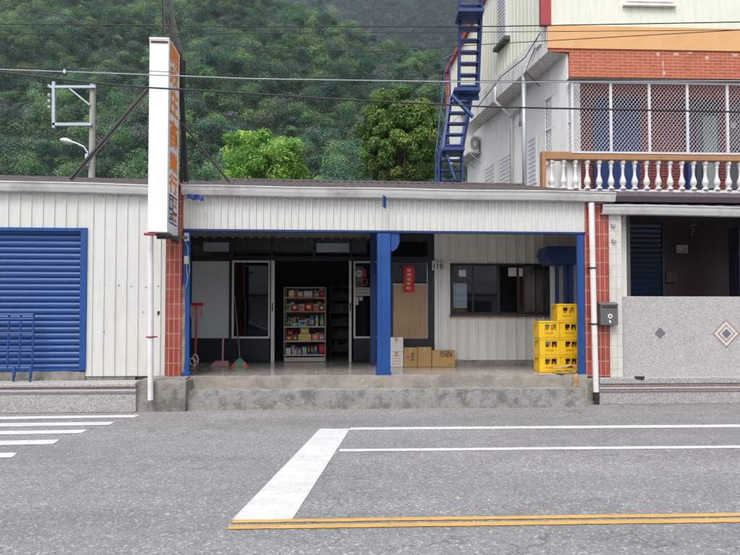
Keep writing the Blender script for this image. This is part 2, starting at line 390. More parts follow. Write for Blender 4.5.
def text(s_, o, ax, ay, w, h, mat, name, parent, nrm=(0, 0, 0), thick=0, bold=.0, rep=((0, 0, 0),)):
    """lettering as a mesh, fitted to w x h, lower-left corner at o, running along ax, rising along ay"""
    cu = bpy.data.curves.new('t', 'FONT'); cu.body = s_; cu.offset = bold; cu.resolution_u = 2
    ob = bpy.data.objects.new('t', cu); COL.objects.link(ob)
    dg = bpy.context.evaluated_depsgraph_get(); me = bpy.data.meshes.new_from_object(ob.evaluated_get(dg))
    bpy.data.objects.remove(ob); vs = [v.co.copy() for v in me.vertices]; fs = [tuple(p.vertices) for p in me.polygons]
    if not vs: return None
    x0 = min(v.x for v in vs); x1 = max(v.x for v in vs); y0 = min(v.y for v in vs); y1 = max(v.y for v in vs)
    ax = Vector(ax); ay = Vector(ay); o = Vector(o)+Vector(nrm)
    m = MB()
    for dx, dy, k in rep: m.add([o+Vector(nrm)*0+ax.cross(ay)*(.0004*k)+ax*(dx+(v.x-x0)/(x1-x0)*w)+ay*(dy+(v.y-y0)/(y1-y0)*h) for v in vs], fs)
    bpy.data.meshes.remove(me)
    return m.build(name, mat, parent)
def vtext(chars, u, v, z1, z0, w, mat, name, parent, ax=(1, 0, 0), nrm=(0, 0, 0), gap=.15, bold=0):
    n = len(chars); h = (z1-z0)/n
    for i, c in enumerate(chars):
        text(c, (u, v, z1-h*(i+1)+h*gap/2), ax, (0, 0, 1), w, h*(1-gap), mat, name, parent, nrm, bold=bold)

# ------------------------------------------------------------------ ground and road
g = MB(); g.add([(-1500, -300, -.16), (1500, -300, -.16), (1500, 2500, -.16), (-1500, 2500, -.16)], [(0, 1, 2, 3)])
tag(g.build('ground', soil, frame=W), kind='structure')
r_ = MB(); r_.box(-60, 60, -22, 9.25, -.15, 0)
tag(r_.build('road', asphalt, frame=F, origin=(0, -9.4, 0)), kind='structure')
def marking(pts, mat, z=.005, n=1, wob=0):
    vs = [(*gnd(*p), 0) for p in pts]
    m = MB(); A, B, C_, D = [Vector(v) for v in vs]        # A-B one long side, D-C the other
    L_ = []
    for i in range(n+1):
        t = i/n; a = A.lerp(B, t); d = D.lerp(C_, t)
        j = noise.noise_vector(a*1.3)*wob
        rg = noise.noise(a*9)*.006; L_ += [(a.x+j.x, a.y+j.y+rg, z), (d.x+j.x, d.y+j.y*.7+noise.noise(d*9)*.006, z)]
    m.add(L_, [(2*i, 2*i+1, 2*i+3, 2*i+2)[::-1] for i in range(n)])
    return tag(m.build('road_marking', mat, frame=W), kind='structure')
marking([(320, 429), (232, 520.3), (292, 520.3), (350, 429)], road_white, n=120, wob=.0)
marking([(351, 427.8), (900, 423.6), (900, 426.4), (349, 430.3)], road_white, n=160, wob=.008)
marking([(340, 449.4), (900, 444.4), (900, 447), (338, 451.9)], road_white, n=160, wob=.008)
marking([(234, 519.9+.6), (900, 511.2), (900, 514.6), (231, 523.6)], road_yellow, z=.006, n=200, wob=.008)
marking([(229, 526.4), (900, 516.4), (900, 520.4), (226, 530)], road_yellow, z=.006, n=200, wob=.008)
for y0, y1, xr in ((415.2, 417.6, 140), (422, 425.2, 115), (430, 433.4, 87), (440, 444.4, 59), (453, 457.8, 18)):
    k = .02
    marking([(-260, y0+5), (xr, y0), (xr-6, y1), (-260, y1+6)], road_white, n=90, wob=.01)

# ------------------------------------------------------------------ the shop
FLOOR = F.Z(375.3, 0, 380)            # porch floor height
u_ = F.U
VB = 3.0; VR = 1.85                    # back wall of the porch: left section, right section
uLi0, uRi0 = u_(181, VB, 300)-.08, u_(584, VR, 300)+.08
pf = MB(); pf.box(u_(186, 0)+.1, u_(584, 0), .02, .22, .02, FLOOR-.001); pf.box(uLi0, uRi0, .2201, 8, .02, FLOOR-.001)
tag(pf.build('porch_floor', floor_tile, frame=F), kind='structure')
s1 = MB(); roughbox(s1, u_(188, 0), u_(584, 0)+.02, -.06, .03, 0, FLOOR+.004, .1, .008)
st = thing('concrete_steps', 'worn concrete kerb with two blackened steps along the shop porch', 'steps', (0, -.3, 0))
s1.build('edge_course', conc_edge, st)
s2 = MB(); roughbox(s2, u_(187, -.3), u_(583, -.3), -.36, -.055, 0, F.Z(390, -.36, 380), .08, .009, 3)
s2.build('lower_step', conc_step, st)

shop = thing('corner_shop', 'single storey shop with blue porch posts and white ribbed fascia', 'shop building', (0, 0, 0))
ROOFZ = lambda px, py: F.Z(py, -.1, px)
uL, uR = u_(187, 0, 210), u_(585, 0, 210)
uLi, uRi = u_(181, VB, 300), u_(584, VR, 300)     # inside faces of the porch, which runs on behind the pillars
zfb = F.Z(230.5, 0, 380); zft = F.Z(194, 0, 380)
m = MB(); m.ribs(uL-.1, uR, 0, zfb, F.Z(192, 0, 190), .118, .022, .026, .03, F.Z(199, 0, 583)); m.build('fascia', white_metal, shop)
m = MB(); m.box(uL-.12, uR, -.035, .06, zfb-.04, zfb-.002); m.build('fascia_beam', M('beam_navy', (.006, .035, .14), .45), shop, bevel=.004)
m = MB(); m.box(uL, uR, .08, .16, zfb, zfb+.3); m.build('inner_beam', black_frame, shop)
def gutter(parent, pa, pb, h, v0, v1, name='gutter'):   # pa,pb = top-left / top-right (px,py) of the trough
    ua, za = F.L(*pa, v0); ub, zb = F.L(*pb, v0)
    m = MB()
    prof = [(v0, 0), (v0-.012, -.004), (v0-.012, -.022), (v0, -.026), (v0+.01, -h*.55), (v0+.035, -h), (v1, -h), (v1, -.01), (v1-.012, -.01), (v1-.012, -h+.012), (v0+.045, -h+.012), (v0+.022, -h*.55), (v0+.012, 0)]
    n = len(prof); seg = 12
    vs = []
    for i in range(seg+1):
        t = i/seg; sag = .006*math.sin(t*17)
        vs += [(ua+(ub-ua)*t, v, za+(zb-za)*t+z+sag) for v, z in prof]
    fs = [(i*n+j, (i+1)*n+j, (i+1)*n+(j+1) % n, i*n+(j+1) % n) for i in range(seg) for j in range(n)]
    fs += [tuple(range(n)), tuple(seg*n+j for j in range(n-1, -1, -1))]
    m.add(vs, fs); m.build(name, gutter_mat, parent)
    return (ua, za, ub, zb)
ga = gutter(shop, (181, 184.5), (616, 191.8), .155, -.16, 0)
# roof, two slopes of corrugated sheet
def roof(parent, u0, z0, u1, z1, vr, rise, mat, seg, vback=8.2, v0=-.1, tail=0):
    m = MB(); n = seg
    rows = [(v0, 0), (v0+(vr-v0)*.33, rise*.33), (v0+(vr-v0)*.66, rise*.66), (vr, rise), ((vr+vback)/2, rise*.5+tail/2), (vback, 0+tail)]
    vs = []
    for v, dz in rows:
        for i in range(n+1):
            t = i/n; z = z0+(z1-z0)*t+dz+.018*(i % 2)+.01*noise.noise(Vector((t*30, v, 0)))
            vs.append((u0+(u1-u0)*t, v, z))
    base = len(vs)
    vs += [(x, y, z-.03) for x, y, z in vs]
    k = n+1
    fs = [(a*k+i, a*k+i+1, (a+1)*k+i+1, (a+1)*k+i) for a in range(len(rows)-1) for i in range(n)]
    fs += [tuple(base+q for q in reversed(f)) for f in fs[:]]
    last = (len(rows)-1)*k
    fs += [(i+1, i, base+i, base+i+1) for i in range(n)]+[(last+i, last+i+1, base+last+i+1, base+last+i) for i in range(n)]
    fs += [(a*k, (a+1)*k, base+(a+1)*k, base+a*k) for a in range(len(rows)-1)]+[((a+1)*k+n, a*k+n, base+a*k+n, base+(a+1)*k+n) for a in range(len(rows)-1)]
    m.add(vs, fs); return m.build('roof', mat, parent)
roof(shop, ga[0]-.2, ga[1]-.01, ga[2]-.25, ga[3]-.01, 4.0, 1.13, roof_mat, 90)
m = MB()
for i in range(26):                                            # ridge capping in short lapped lengths
    t0 = i/26; t1 = (i+1)/26+.004
    a = ga[0]-.2+(ga[2]-ga[0]-.05)*t0; b = ga[0]-.2+(ga[2]-ga[0]-.05)*t1
    za = ga[1]+(ga[3]-ga[1])*t0+1.16; zb = ga[1]+(ga[3]-ga[1])*t1+1.16
    m.hexa([(a, 3.86, za-.06), (b, 3.86, zb-.06), (b, 4.14, zb-.06), (a, 4.14, za-.06), (a, 3.97, za), (b, 3.97, zb+.008), (b, 4.03, zb+.008), (a, 4.03, za)])
m.build('ridge_cap', roof_mat, shop)
# ceiling (sheet underside), side and rear walls, interior
CEIL = 3.3
m = MB(); m.box(uLi, uRi, .2, 8, CEIL, CEIL+.04)
x = uLi+.1
while x < uRi-.06: m.box(x, x+.05, .2, 8, CEIL-.03, CEIL-.001); x += .2
m.build('ceiling', M('ceiling_sheet', (.30, .30, .31), .6), shop)
m = MB(); m.box(uLi-.1, uLi, .2, 8, .02, CEIL+.3); m.box(uLi-.1, uRi+.1, 8, 8.1, .02, CEIL+.3); m.box(uRi, uRi+.1, .3, 8, .02, CEIL+.3)
m.build('side_wall', porch_metal, shop)
UD = u_(386, VB)                       # partition behind the middle post
m = MB(); m.box(UD, UD+.1, VR+.1, VB+1.4, FLOOR, CEIL); m.box(uLi+.002, uLi+.02, VB+.1, 7.98, FLOOR, CEIL)
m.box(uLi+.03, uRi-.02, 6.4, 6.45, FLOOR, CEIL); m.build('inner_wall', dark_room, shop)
# left section: dark aluminium shop front
zt_ = lambda py: F.Z(py, VB, 300)
fr = MB(); ub = lambda px: u_(px, VB, 300)
fr.box(uLi, UD, VB, VB+.06, zt_(236), CEIL)                       # head
fr.box(uLi, ub(271), VB-.01, VB+.07, zt_(261.5), zt_(256.5)); fr.box(ub(271), ub(352), VB-.01, VB+.07, zt_(260.6), zt_(256.5)); fr.box(ub(352), UD, VB-.01, VB+.07, zt_(261.5), zt_(256.5))
for px in (190, 230.5, 271.5, 314, 351, 384):
    fr.box(ub(px)-.03, ub(px)+.03, VB-.015, VB+.075, zt_(256.4), zt_(236.1))
for px in (190, 230.7): fr.box(ub(px)-.035, ub(px)+.035, VB-.012, VB+.065, FLOOR, zt_(261.6))
fr.build('shopfront_frame', black_frame, shop, bevel=.004)
m = MB(); m.box(ub(191.5), ub(384), VB+.02, VB+.03, zt_(256), zt_(236.5)); m.build('transom_glass', dark_glass, shop)
for pa_, pb_ in ((203, 228.5), (316.5, 349)):  # pale plates: the reflection in the transom glass put in as colour
    m = MB(); m.box(ub(pa_), ub(pb_), VB+.005, VB+.018, zt_(252), zt_(243)); m.build('transom_reflection', M('pale_reflection', (.34, .40, .46), .2, var=.25, scale=3), shop)
m = MB(); m.box(ub(191.3), ub(229.6), VB+.01, VB+.035, zt_(338), zt_(261.7)); m.build('filmed_pane', grey_film, shop)
m = MB(); m.box(ub(191.2), ub(229.6), VB, VB+.05, FLOOR, zt_(338.1)); m.box(ub(191.2), ub(229.6), VB-.01, VB+.06, zt_(340), zt_(338.2)); m.build('kick_panel', dark_panel, shop)
def slide_door(pa, pb, label=None):
    d = MB(); v = VB-.05
    z0, z1 = zt_(338.3), zt_(261); a, b = ub(pa), ub(pb); w = .042
    f = MB(); f.box(a, b, v, v+.04, z1-w, z1); f.box(a, b, v, v+.04, z0, z0+w); f.box(a, a+w, v, v+.04, z0+w, z1-w); f.box(b-w*.7, b, v, v+.04, z0+w, z1-w)
    door = f.build('sliding_door', white_trim, shop, bevel=.003)
    p = MB(); p.box(a+w, b-w*.7, v+.015, v+.021, z0+w, z1-w); p.build('pane', dark_glass, door)
    k = MB(); k.box(a, b, v, v+.04, FLOOR+.02, z0-.003); k.box(a+.02, b-.02, v-.008, v-.001, FLOOR+.05, z0-.04); k.build('lower_panel', dark_panel, door, bevel=.003)
    return door, a, b, z0, z1, v
slide_door(232.3, 270)
rd = slide_door(353.5, 384)
for px, w in ((273, .075), (350.2, .055)):
    m = MB(); m.box(ub(px)-w/2, ub(px)+w/2, VB-.07, VB+.02, FLOOR, zt_(260.8)); o = m.build('door_jamb', white_trim, shop, bevel=.004)
    h = MB(); h.box(ub(px)-.012, ub(px)+.012, VB-.085, VB-.071, zt_(311), zt_(303)); h.build('latch', black_frame, o)
# stickers and notices on the right-hand door glass
def pl(name, pa, ya, pb, yb, v, mat, parent=shop, th=.004, frame=F):
    a, z1 = frame.L(pa, ya, v); b, z0 = frame.L(pb, yb, v); m = MB(); m.box(a, b, v-th, v, z0, z1); return m.build(name, mat, parent)
sv = rd[5]+.013
def disc(name, px, py, rpx, v, mat, parent, seg=20, ring=0):
    c, z = F.L(px, py, v); r = rpx*(F.L(px+1, py, v)[0]-c); m = MB()
    if not ring: m.prism([(c+r*math.cos(2*math.pi*i/seg), z+r*math.sin(2*math.pi*i/seg)) for i in range(seg)], v-.003, v)
    else:
        for i in range(seg):
            a, b = 2*math.pi*i/seg, 2*math.pi*(i+1)/seg
            m.prism([(c+r*math.cos(a), z+r*math.sin(a)), (c+r*math.cos(b), z+r*math.sin(b)), (c+r*(1-ring)*math.cos(b), z+r*(1-ring)*math.sin(b)), (c+r*(1-ring)*math.cos(a), z+r*(1-ring)*math.sin(a))], v-.003, v)
    return m.build(name, mat, parent)
disc('round_sticker', 359, 273.5, 3.6, sv, paper, rd[0]); pl('red_sticker', 362.2, 269.5, 366, 276.8, sv, sign_red, rd[0])
disc('no_smoking_sticker', 364, 282, 4, sv, sign_red, rd[0], ring=.3)
a, z = F.L(364, 282, sv); m = MB(); m.bar((a-.055, sv-.002, z+.05), (a+.055, sv-.002, z-.05), .004, .018, (0, -1, 0)); m.build('no_smoking_bar', sign_red, rd[0])
o = pl('notice_strip', 354.2, 287.5, 370, 295.8, sv-.001, paper, rd[0]); pl('notice_tab', 354.4, 288, 357.2, 295.4, sv-.006, M('notice_yellow', (.6, .42, .08)), rd[0])
for i, yy in enumerate((289.6, 293)):
    a, z = F.L(358.2, yy, sv); b = F.U(369.3, sv, yy)
    text('菸酒零售請洽' if i == 0 else '營業時間', (a, sv-.007, z-.02), (1, 0, 0), (0, 0, 1), b-a, .045, ink, 'notice_lettering', rd[0])
a, z = F.L(356.6, 274, sv); m = MB()
for k in range(4): m.box(a+k*.026, a+k*.026+.018, sv-.006, sv-.0035, z, z+.03)
m.build('sticker_mark', sign_blue, rd[0])
pl('paper_note', 355, 296.8, 358.4, 305, sv, paper, rd[0]); pl('paper_note', 359.2, 296.8, 362.6, 300.5, sv, paper, rd[0])
# thin inner post, roof bracket, main posts
m = MB(); a = u_(373, 2.2, 365); m.box(a-.06, a+.06, 2.14, 2.26, FLOOR, CEIL); m.build('inner_post', M('navy_post', (.012, .045, .17), .45), shop, bevel=.006)
def post(pa, pb, v, ybot, w=None):
    a, z0 = F.L(pa, ybot, v); b = F.U(pb, v, ybot); m = MB(); d = b-a if w is None else w
    m.box(a, b, v, v+d, FLOOR, zfb-.057 if v < .1 else CEIL); m.box(a-.012, b+.012, v-.012, v+d+.012, FLOOR, FLOOR+.07); m.box(a+(b-a)*.30-.004, a+(b-a)*.30+.004, v-.006, v-.0005, FLOOR+.08, zfb-.06)
    return m.build('porch_post', blue, shop, bevel=.006)
post(377.4, 390.6, -.04, 375); post(182.2, 188.8, -.04, 375, .05); post(578.6, 585, -.04, 375, .05)
a, z = F.L(390.6, 233, 0); m = MB(); q = [(a+.003, z), (a+.15, z), (a+.15, z-.14)]+[(a+.003+.147*math.cos(t), z-.14-.17*math.sin(t)) for t in [i*math.pi/2/8 for i in range(1, 9)]]
m.prism(q[::-1], 0, .1); m.build('post_bracket', blue, shop)
# right section: door with plywood, ribbed wall, window
ur = lambda px, py=300: u_(px, VR, py); zr = lambda py, px=470: F.Z(py, VR, px)
BASE = zr(360)
m = MB(); WL, WR_ = ur(450.5), ur(553.5); WZ0, WZ1 = zr(314.5), zr(263.5)
m.ribs(ur(434.5), WL, VR, BASE, CEIL, .2, .032, .028, .04); m.ribs(WR_, uRi, VR, BASE, CEIL, .2, .032, .028, .04)
m.ribs(WL, WR_, VR, BASE, WZ0, .2, .032, .028, .04, phase=.2); m.ribs(WL, WR_, VR, WZ1, CEIL, .2, .032, .028, .04, phase=.2)
m.build('porch_wall', porch_metal, shop)
m = MB(); roughbox(m, ur(434.5), uRi-.005, VR-.05, VR+.06, FLOOR-.01, BASE, .1, .01, 5); m.build('wall_base', conc_block, shop)
door = MB(); A, B = ur(389.5), ur(434); v = VR-.02
door.box(A, A+.07, v, v+.08, FLOOR, CEIL); door.box(B-.13, B, v, v+.08, FLOOR, CEIL); door.box(A+.07, B-.13, v, v+.08, zr(263), zr(257)); door.box(A+.07, B-.13, v, v+.08, zr(237), CEIL)
door.box(A+.07, B-.13, v+.003, v+.07, FLOOR, zr(338.5))
dr = door.build('side_door', black_frame, shop, bevel=.004)
m = MB(); m.box(A+.07, B-.13, v+.03, v+.036, zr(285), zr(263)); m.box(A+.07, B-.13, v+.03, v+.036, zr(257), zr(237)); m.build('pane', dark_glass, dr)
m = MB(); m.box(A+.07, B-.15, v+.015, v+.03, zr(338.5), zr(285)); m.build('plywood_panel', plywood, dr)
m = MB(); m.box(A+.07, B-.13, v+.005, v+.02, zr(285), zr(284)); m.box(B-.15, B-.132, v+.005, v+.02, zr(338), zr(263.5)); m.build('door_trim', galv, dr)
# window
wf = MB(); v = VR-.03; w = .05
wf.box(WL, WR_, v, v+.1, WZ1-w, WZ1); wf.box(WL, WR_, v, v+.1, WZ0, WZ0+w); wf.box(WL, WL+w, v, v+.1, WZ0+w, WZ1-w); wf.box(WR_-w, WR_, v, v+.1, WZ0+w, WZ1-w)
for px, ww in ((473, .035), (498.5, .06), (518, .04), (524, .03), (545, .03)): wf.box(ur(px)-ww/2, ur(px)+ww/2, v+.02, v+.07, WZ0+w, WZ1-w)
win = wf.build('shop_window', black_frame, shop, bevel=.004)
m = MB(); m.box(WL+w, ur(498.5), v+.035, v+.041, WZ0+w, WZ1-w); m.box(ur(518), WR_-w, v+.05, v+.056, WZ0+w, WZ1-w); m.build('pane', clear_glass, win)
m = MB(); m.box(WL-.03, WR_+.04, v-.07, v+.0, WZ0-.045, WZ0-.005); m.build('sill', sill_brown, win, bevel=.005)
m = MB(); m.box(ur(454), ur(468), v+.12, v+.14, zr(308), zr(283)); m.build('bluish_screen', bluish_film, win)
m = MB(); m.box(ur(452.5), ur(467), v+.11, v+.14, zr(312), zr(309)); m.build('yellow_ledge', M('ledge_yellow', (.35, .26, .10)), win)
for (a, b, c, e) in ((459, 466, 270, 276.5), (508.5, 516.5, 267.5, 276), (518.8, 523, 268, 276)):
    m = MB(); m.box(ur(a), ur(b), v+.024, v+.028, zr(e), zr(c)); m.build('paper_note', paper, win)
def drape(a, b, mat):
    m = MB(); n = 30; P = []
    for i in range(n+1):
        t = i/n; uu = ur(a)+(ur(b)-ur(a))*t; vv = v+.25+.03*math.sin(t*26); P += [(uu, vv, zr(316)), (uu, vv, zr(262))]
    m.add(P, [(2*i, 2*i+2, 2*i+3, 2*i+1) for i in range(n)]); o = m.build('curtain', mat, win, smooth=True)
    so = o.modifiers.new('s', 'SOLIDIFY'); so.thickness = .004
drape(526.5, 539, M('curtain_pale', (.72, .68, .60), .8)); drape(540, 552, curtain)
m = MB(); m.box(ur(434), ur(435), VR+1.4, VR+1.405, FLOOR, CEIL)  # room behind
m.box(ur(434), uR-.02, VR+1.41, VR+1.44, FLOOR, CEIL); m2 = MB(); m2.box(ur(436), uRi-.02, VR+1.3, VR+1.35, FLOOR, CEIL); m2.build('room_partition', dark_room, shop)
# shelves inside the room (things glimpsed in the window)
# blue hood and posts in the right corner
hv = 1.1; hu = lambda px: u_(px, hv, 280); hz = lambda py: F.Z(py, hv, 560)
m = MB(); a, b = hu(545.5), hu(577.5)
m.prism([(a, hz(254)), (a+.12, hz(263.5)), (b, hz(264.5)), (b, hz(246)), (a+.05, hz(246))][::1], hv, hv+.5); m.build('blue_hood', M('hood_blue', (.02, .055, .19), .45), shop, bevel=.006)
m = MB()
for x0, x1 in ((558.5, 561), (567, 569.5), (571, 575.5)): m.box(hu(x0), hu(x1), hv+.1, hv+.18, FLOOR, hz(264.6))
m.build('corner_bars', M('bar_blue', (.018, .05, .19), .45), shop)
m = MB(); m.box(hu(556), hu(578), hv+.3, hv+.32, FLOOR, hz(264.6)); m.build('corner_panel', white_metal, shop)
# strip of roof sheet hanging above the gutter by the sign (blue rag/flag)
def rag(px, py, w, h, name, label):
    u, z = F.L(px, py, -.2); m = MB(); n = 6; P = []
    for i in range(n+1):
        for j in range(4):
            P.append((u+w*i/n, -.2+.02*math.sin(i*1.7+j), z-h*j/3-.03*i/n+.012*math.sin(i*2.1)))
    m.add(P, [(i*4+j, (i+1)*4+j, (i+1)*4+j+1, i*4+j+1) for i in range(n) for j in range(3)])
    o = m.build(name, M('rag_blue', (.012, .06, .24), .7), origin=(u, -.2, z)); o.modifiers.new('s', 'SOLIDIFY').thickness = .006
    return tag(o, label, 'cloth')
rag(187.5, 194, .26, .08, 'blue_rag', 'small blue plastic rag hanging under the gutter beside the sign')
rag(383, 195, .05, .2, 'blue_ribbon', 'short blue ribbon hanging from the gutter above the middle post')

# tiled pillars
def pillar(pa, pb, ya, yb, v0, v1, mat, parent, name='tiled_pillar'):
    a = u_(pa, v0, 300); b = u_(pb, v0, 300); m = MB(); m.box(a, b, v0, v1, F.Z(yb, v0, pa), F.Z(ya, v0, pa)); return m.build(name, mat, parent, bevel=.004)
pillar(165.8, 181.6, 187, 377, -.06, .2, red_tile, shop)
m = MB(); a = u_(181.8, -.05); roughbox(m, a, u_(184, -.05)+.02, -.045, .2, F.Z(377, -.05, 183), F.Z(285, -.05, 183), .05, .008); m.build('pillar_mortar', conc_block, shop)
pillar(584.8, 609, 203, 377, -.02, .25, red_tile, shop)
# left electric boxes and looped cable on the post
for ya, yb in ((233, 241), (256, 264)):
    m = MB(); a, z1 = F.L(184.2, ya, -.1); b, z0 = F.L(188.4, yb, -.1); m.box(a, b, -.11, -.042, z0, z1); m.build('electric_box', M('box_grey', (.45, .45, .44), .5), shop, bevel=.006)
m = MB(); P = []
for i in range(14):
    t = i/13; px = 184.5+3.5*math.sin(t*math.pi)+1.5*math.sin(t*9); py = 240+(288-240)*t; P.append((F.L(px, py, -.09)[0], -.09+.01*math.sin(i), F.L(px, py, -.09)[1]))
m.tube(P, .006, 6)
P = [(F.L(188+math.cos(t)*1.5, 262+9*math.sin(t)+6, -.09)[0], -.08, F.L(188, 262+9*math.sin(t)+6, -.09)[1]) for t in [i*math.pi*2/12 for i in range(13)]]
m.tube(P, .005, 6); m.build('looped_cable', wire_light, shop, smooth=True)
# downpipes
def downpipe(parent, pts, v, r, bands):
    P = [(F.L(x, y, v)[0], v, F.L(x, y, v)[1]) for x, y in pts]; m = MB(); m.tube(P, r, 12); o = m.build('downpipe', white_trim, parent, smooth=False)
    for (x, y, mt) in bands:
        b = MB(); uu, z = F.L(x, y, v); b.lathe((uu, v, z), [(r*1.2, -.012), (r*1.25, 0), (r*1.2, .012)], 14); b.box(uu-.09, uu+.09, v+r, v+r+.01, z-.01, z+.01); b.build('pipe_clip', mt, o)
    return o
downpipe(shop, [(591.3, 203), (592.2, 245), (594, 320), (596, 392)], -.11, .048, [(592.6, 268, black_frame), (594.2, 324, black_frame)])
m = MB(); uu, z = F.L(596.3, 398, -.12); m.lathe((uu, -.12, z-.05), [(.05, 0), (.055, .05), (.05, .13)], 12); m.build('pipe_foot', rubber, shop)

# ------------------------------------------------------------------ left building
gar = thing('garage_building', 'white ribbed metal garage with a blue roller shutter, left of the shop', 'garage', (u_(60, 0), 0, 0))
uw0 = u_(-330, 0, 300); uwr = u_(165.6, 0, 300); ush = u_(86.5, 0, 300)
zs0, zs1 = F.Z(369.5, 0, 40), F.Z(229.5, 0, 40); zwb = F.Z(376, 0, 120)
zt = F.Z(185, 0, 100)-.04; ztr = F.Z(187, 0, 160)
ushl = u_(-200, 0, 300)
m = MB(); m.ribs(ush, uwr, -.01, zwb, ztr, .185, .018, .022, .05); m.ribs(ushl, ush, -.01, zs1, ztr, .185, .018, .022, .05); m.ribs(uw0, ushl, -.01, zwb, zt, .185, .018, .022, .05); m.build('ribbed_wall', white_metal, gar)
m = MB(); n = 0; P = []; z = zs0; pitch = .102; rows = []
while z < zs1-.02:
    for k in range(8):
        t = k/8; off = -.024*math.sin(math.pi*min(1, t*1.2))**.7 if t < .8 else .012
        rows.append((z+pitch*t, off))
    z += pitch
rows.append((zs1-.01, 0)); P = []
for z, o_ in rows: P += [(ushl+.05, .05+o_, z), (ush-.09, .05+o_, z)]
m.add(P, [(2*i, 2*i+1, 2*i+3, 2*i+2) for i in range(len(rows)-1)]); sh = m.build('roller_shutter', shutter_blue, gar)
m = MB(); m.box(ush-.09, ush+.01, -.045, .07, zs0-.02, zs1+.03); m.box(ushl, ush-.092, -.04, .04, zs1-.03, zs1+.028); m.box(ushl, ushl+.05, -.04, .07, zs0, zs1-.032); m.box(ushl+.05, ush-.092, -.005, .06, zs0-.03, zs0+.01)
m.build('shutter_frame', blue, gar, bevel=.004)
m = MB(); roughbox(m, uw0, ush-.0, -.03, .6, .02, zs0-.031, .15, .01, 8); roughbox(m, ush, u_(136, 0), .0, .6, .02, zwb-.002, .12, .01, 9); m.build('foundation', conc_block, gar)
m = MB(); m.box(uw0, uwr, 7.9, 8, .02, zt-.1); m.box(uw0, uw0+.1, .1, 7.9, .02, zt-.1); m.box(uLi-.25, uLi-.15, .6, 7.9, .02, zt-.1); m.box(uLi-.15, uwr, .1, .16, .4, zt-.1); m.build('rear_wall', porch_metal, gar)
ga2 = gutter(gar, (-330, 171), (168, 185), .15, -.16, 0)
roof(gar, ga2[0], ga2[1]-.01, ga2[2]+.12, ga2[3]-.01, 4.0, 1.1, roof_mat, 70)
# screws/holes on the wall
m = MB()
for (px, py) in ((104, 285), (119, 285), (104, 332), (131, 286), (146, 287), (143, 312), (158, 286), (103, 196), (119, 196), (131, 196)):
    uu, z = F.L(px, py, -.02); m = MB(); m.lathe((uu, -.02, z), [(.008, -.006), (.008, .006)], 8); m.build('wall_rivet', ink, gar)
uu, z = F.L(158.5, 313, -.03); m = MB(); m.box(uu-.02, uu+.02, -.03, -.008, z-.03, z+.03); m.build('wall_hole', ink, gar)
# plinth
pz = lambda py, px=60: F.Z(py, -.52, px)
pl_u0, pl_u1 = u_(-330, -.52), u_(136.5, -.52)
plinth = thing('garage_plinth', 'speckled stone plinth with red and navy stripes in front of the garage', 'plinth', (u_(60, 0), -.3, 0))
ptop = pz(385.6); m = MB(); m.box(pl_u0, pl_u1, -.5, -.032, 0, ptop-.03); m.build('plinth_body', terrazzo_base, plinth, bevel=.012)
m = MB(); m.box(pl_u0, pl_u1, -.53, -.034, ptop-.029, ptop+.03); m.build('plinth_ledge', terrazzo_base, plinth, bevel=.015)
def stripes(parent, u0, u1, v, zc, items):
    for dz, h, mt in items:
        m = MB(); m.box(u0, u1, v-.006, v, zc+dz, zc+dz+h); m.build('stripe', mt, parent)
sred = M('stripe_red', (.34, .17, .16), .8, var=.3); snavy = M('stripe_navy', (.16, .16, .19), .8, var=.3); swhite = M('stripe_white', (.55, .53, .52), .7)
stripes(plinth, pl_u0, pl_u1, -.501, ptop-.06, [(.0, .013, sred), (-.03, .022, swhite), (-.075, .026, snavy)])
t = thing('concrete_pier', 'small rough concrete pier at the foot of the right downpipe', 'concrete pier', (u_(592, -.2), -.2, 0))
m = MB(); roughbox(m, u_(583.6, -.05), u_(600, -.05), -.05, .0, 0, F.Z(379, -.2, 592), .06, .014, 22); m.build('pier_body', conc_block, t)
# concrete block between plinth and steps
blk = thing('concrete_pier', 'rough mossy concrete pier at the foot of the left tiled pillar', 'concrete pier', (u_(160, -.3), -.3, 0))
m = MB(); roughbox(m, u_(137.5, -.45), u_(186.5, -.45), -.46, .1, 0, F.Z(381, -.46, 160), .07, .013, 12); m.build('pier_body', conc_block, blk)
m = MB(); roughbox(m, u_(153, -.1), u_(190, -.1), -.30, .1, F.Z(382, -.46, 160), FLOOR+.01, .06, .014, 15); m.build('pier_top', conc_block, blk)
lp = downpipe(gar, [(150.6, 229), (150.8, 300), (150.6, 400)], -.53, .043, [(150.6, 337, red_trim)])
# blue metal railing standing against the shutter
v = -.16; rl = thing('blue_railing', 'blue metal railing section leaning on the roller shutter', 'railing', (u_(10, v), v, F.Z(381, v, 15)))
m = MB()
for px in (-40, -28, -16, -4, 7.8, 19.6, 32.4): m.tube([(u_(px, v, 340), v, F.Z(368, v, 20)), (u_(px, v, 340), v+.03, F.Z(314.5, v, 20))], .016, 6)
for py in (314.5, 319, 333, 350, 368): m.tube([(u_(-42, v, 340), v+.01, F.Z(py, v, 0)), (u_(33, v, 340), v+.01, F.Z(py, v, 20))], .012 if py not in (314.5, 368) else .018, 6)
m.build('railing_bars', blue, rl)
for px in (14.5, 31.2):
    m = MB(); uu = u_(px, v, 370); m.tube([(uu, v, F.Z(367, v, 20)), (uu, v-.02, F.Z(376, v, 20)), (uu+.02, v-.06, F.Z(381.5, v, 20))], .024, 8); m.build('leg', blue, rl)

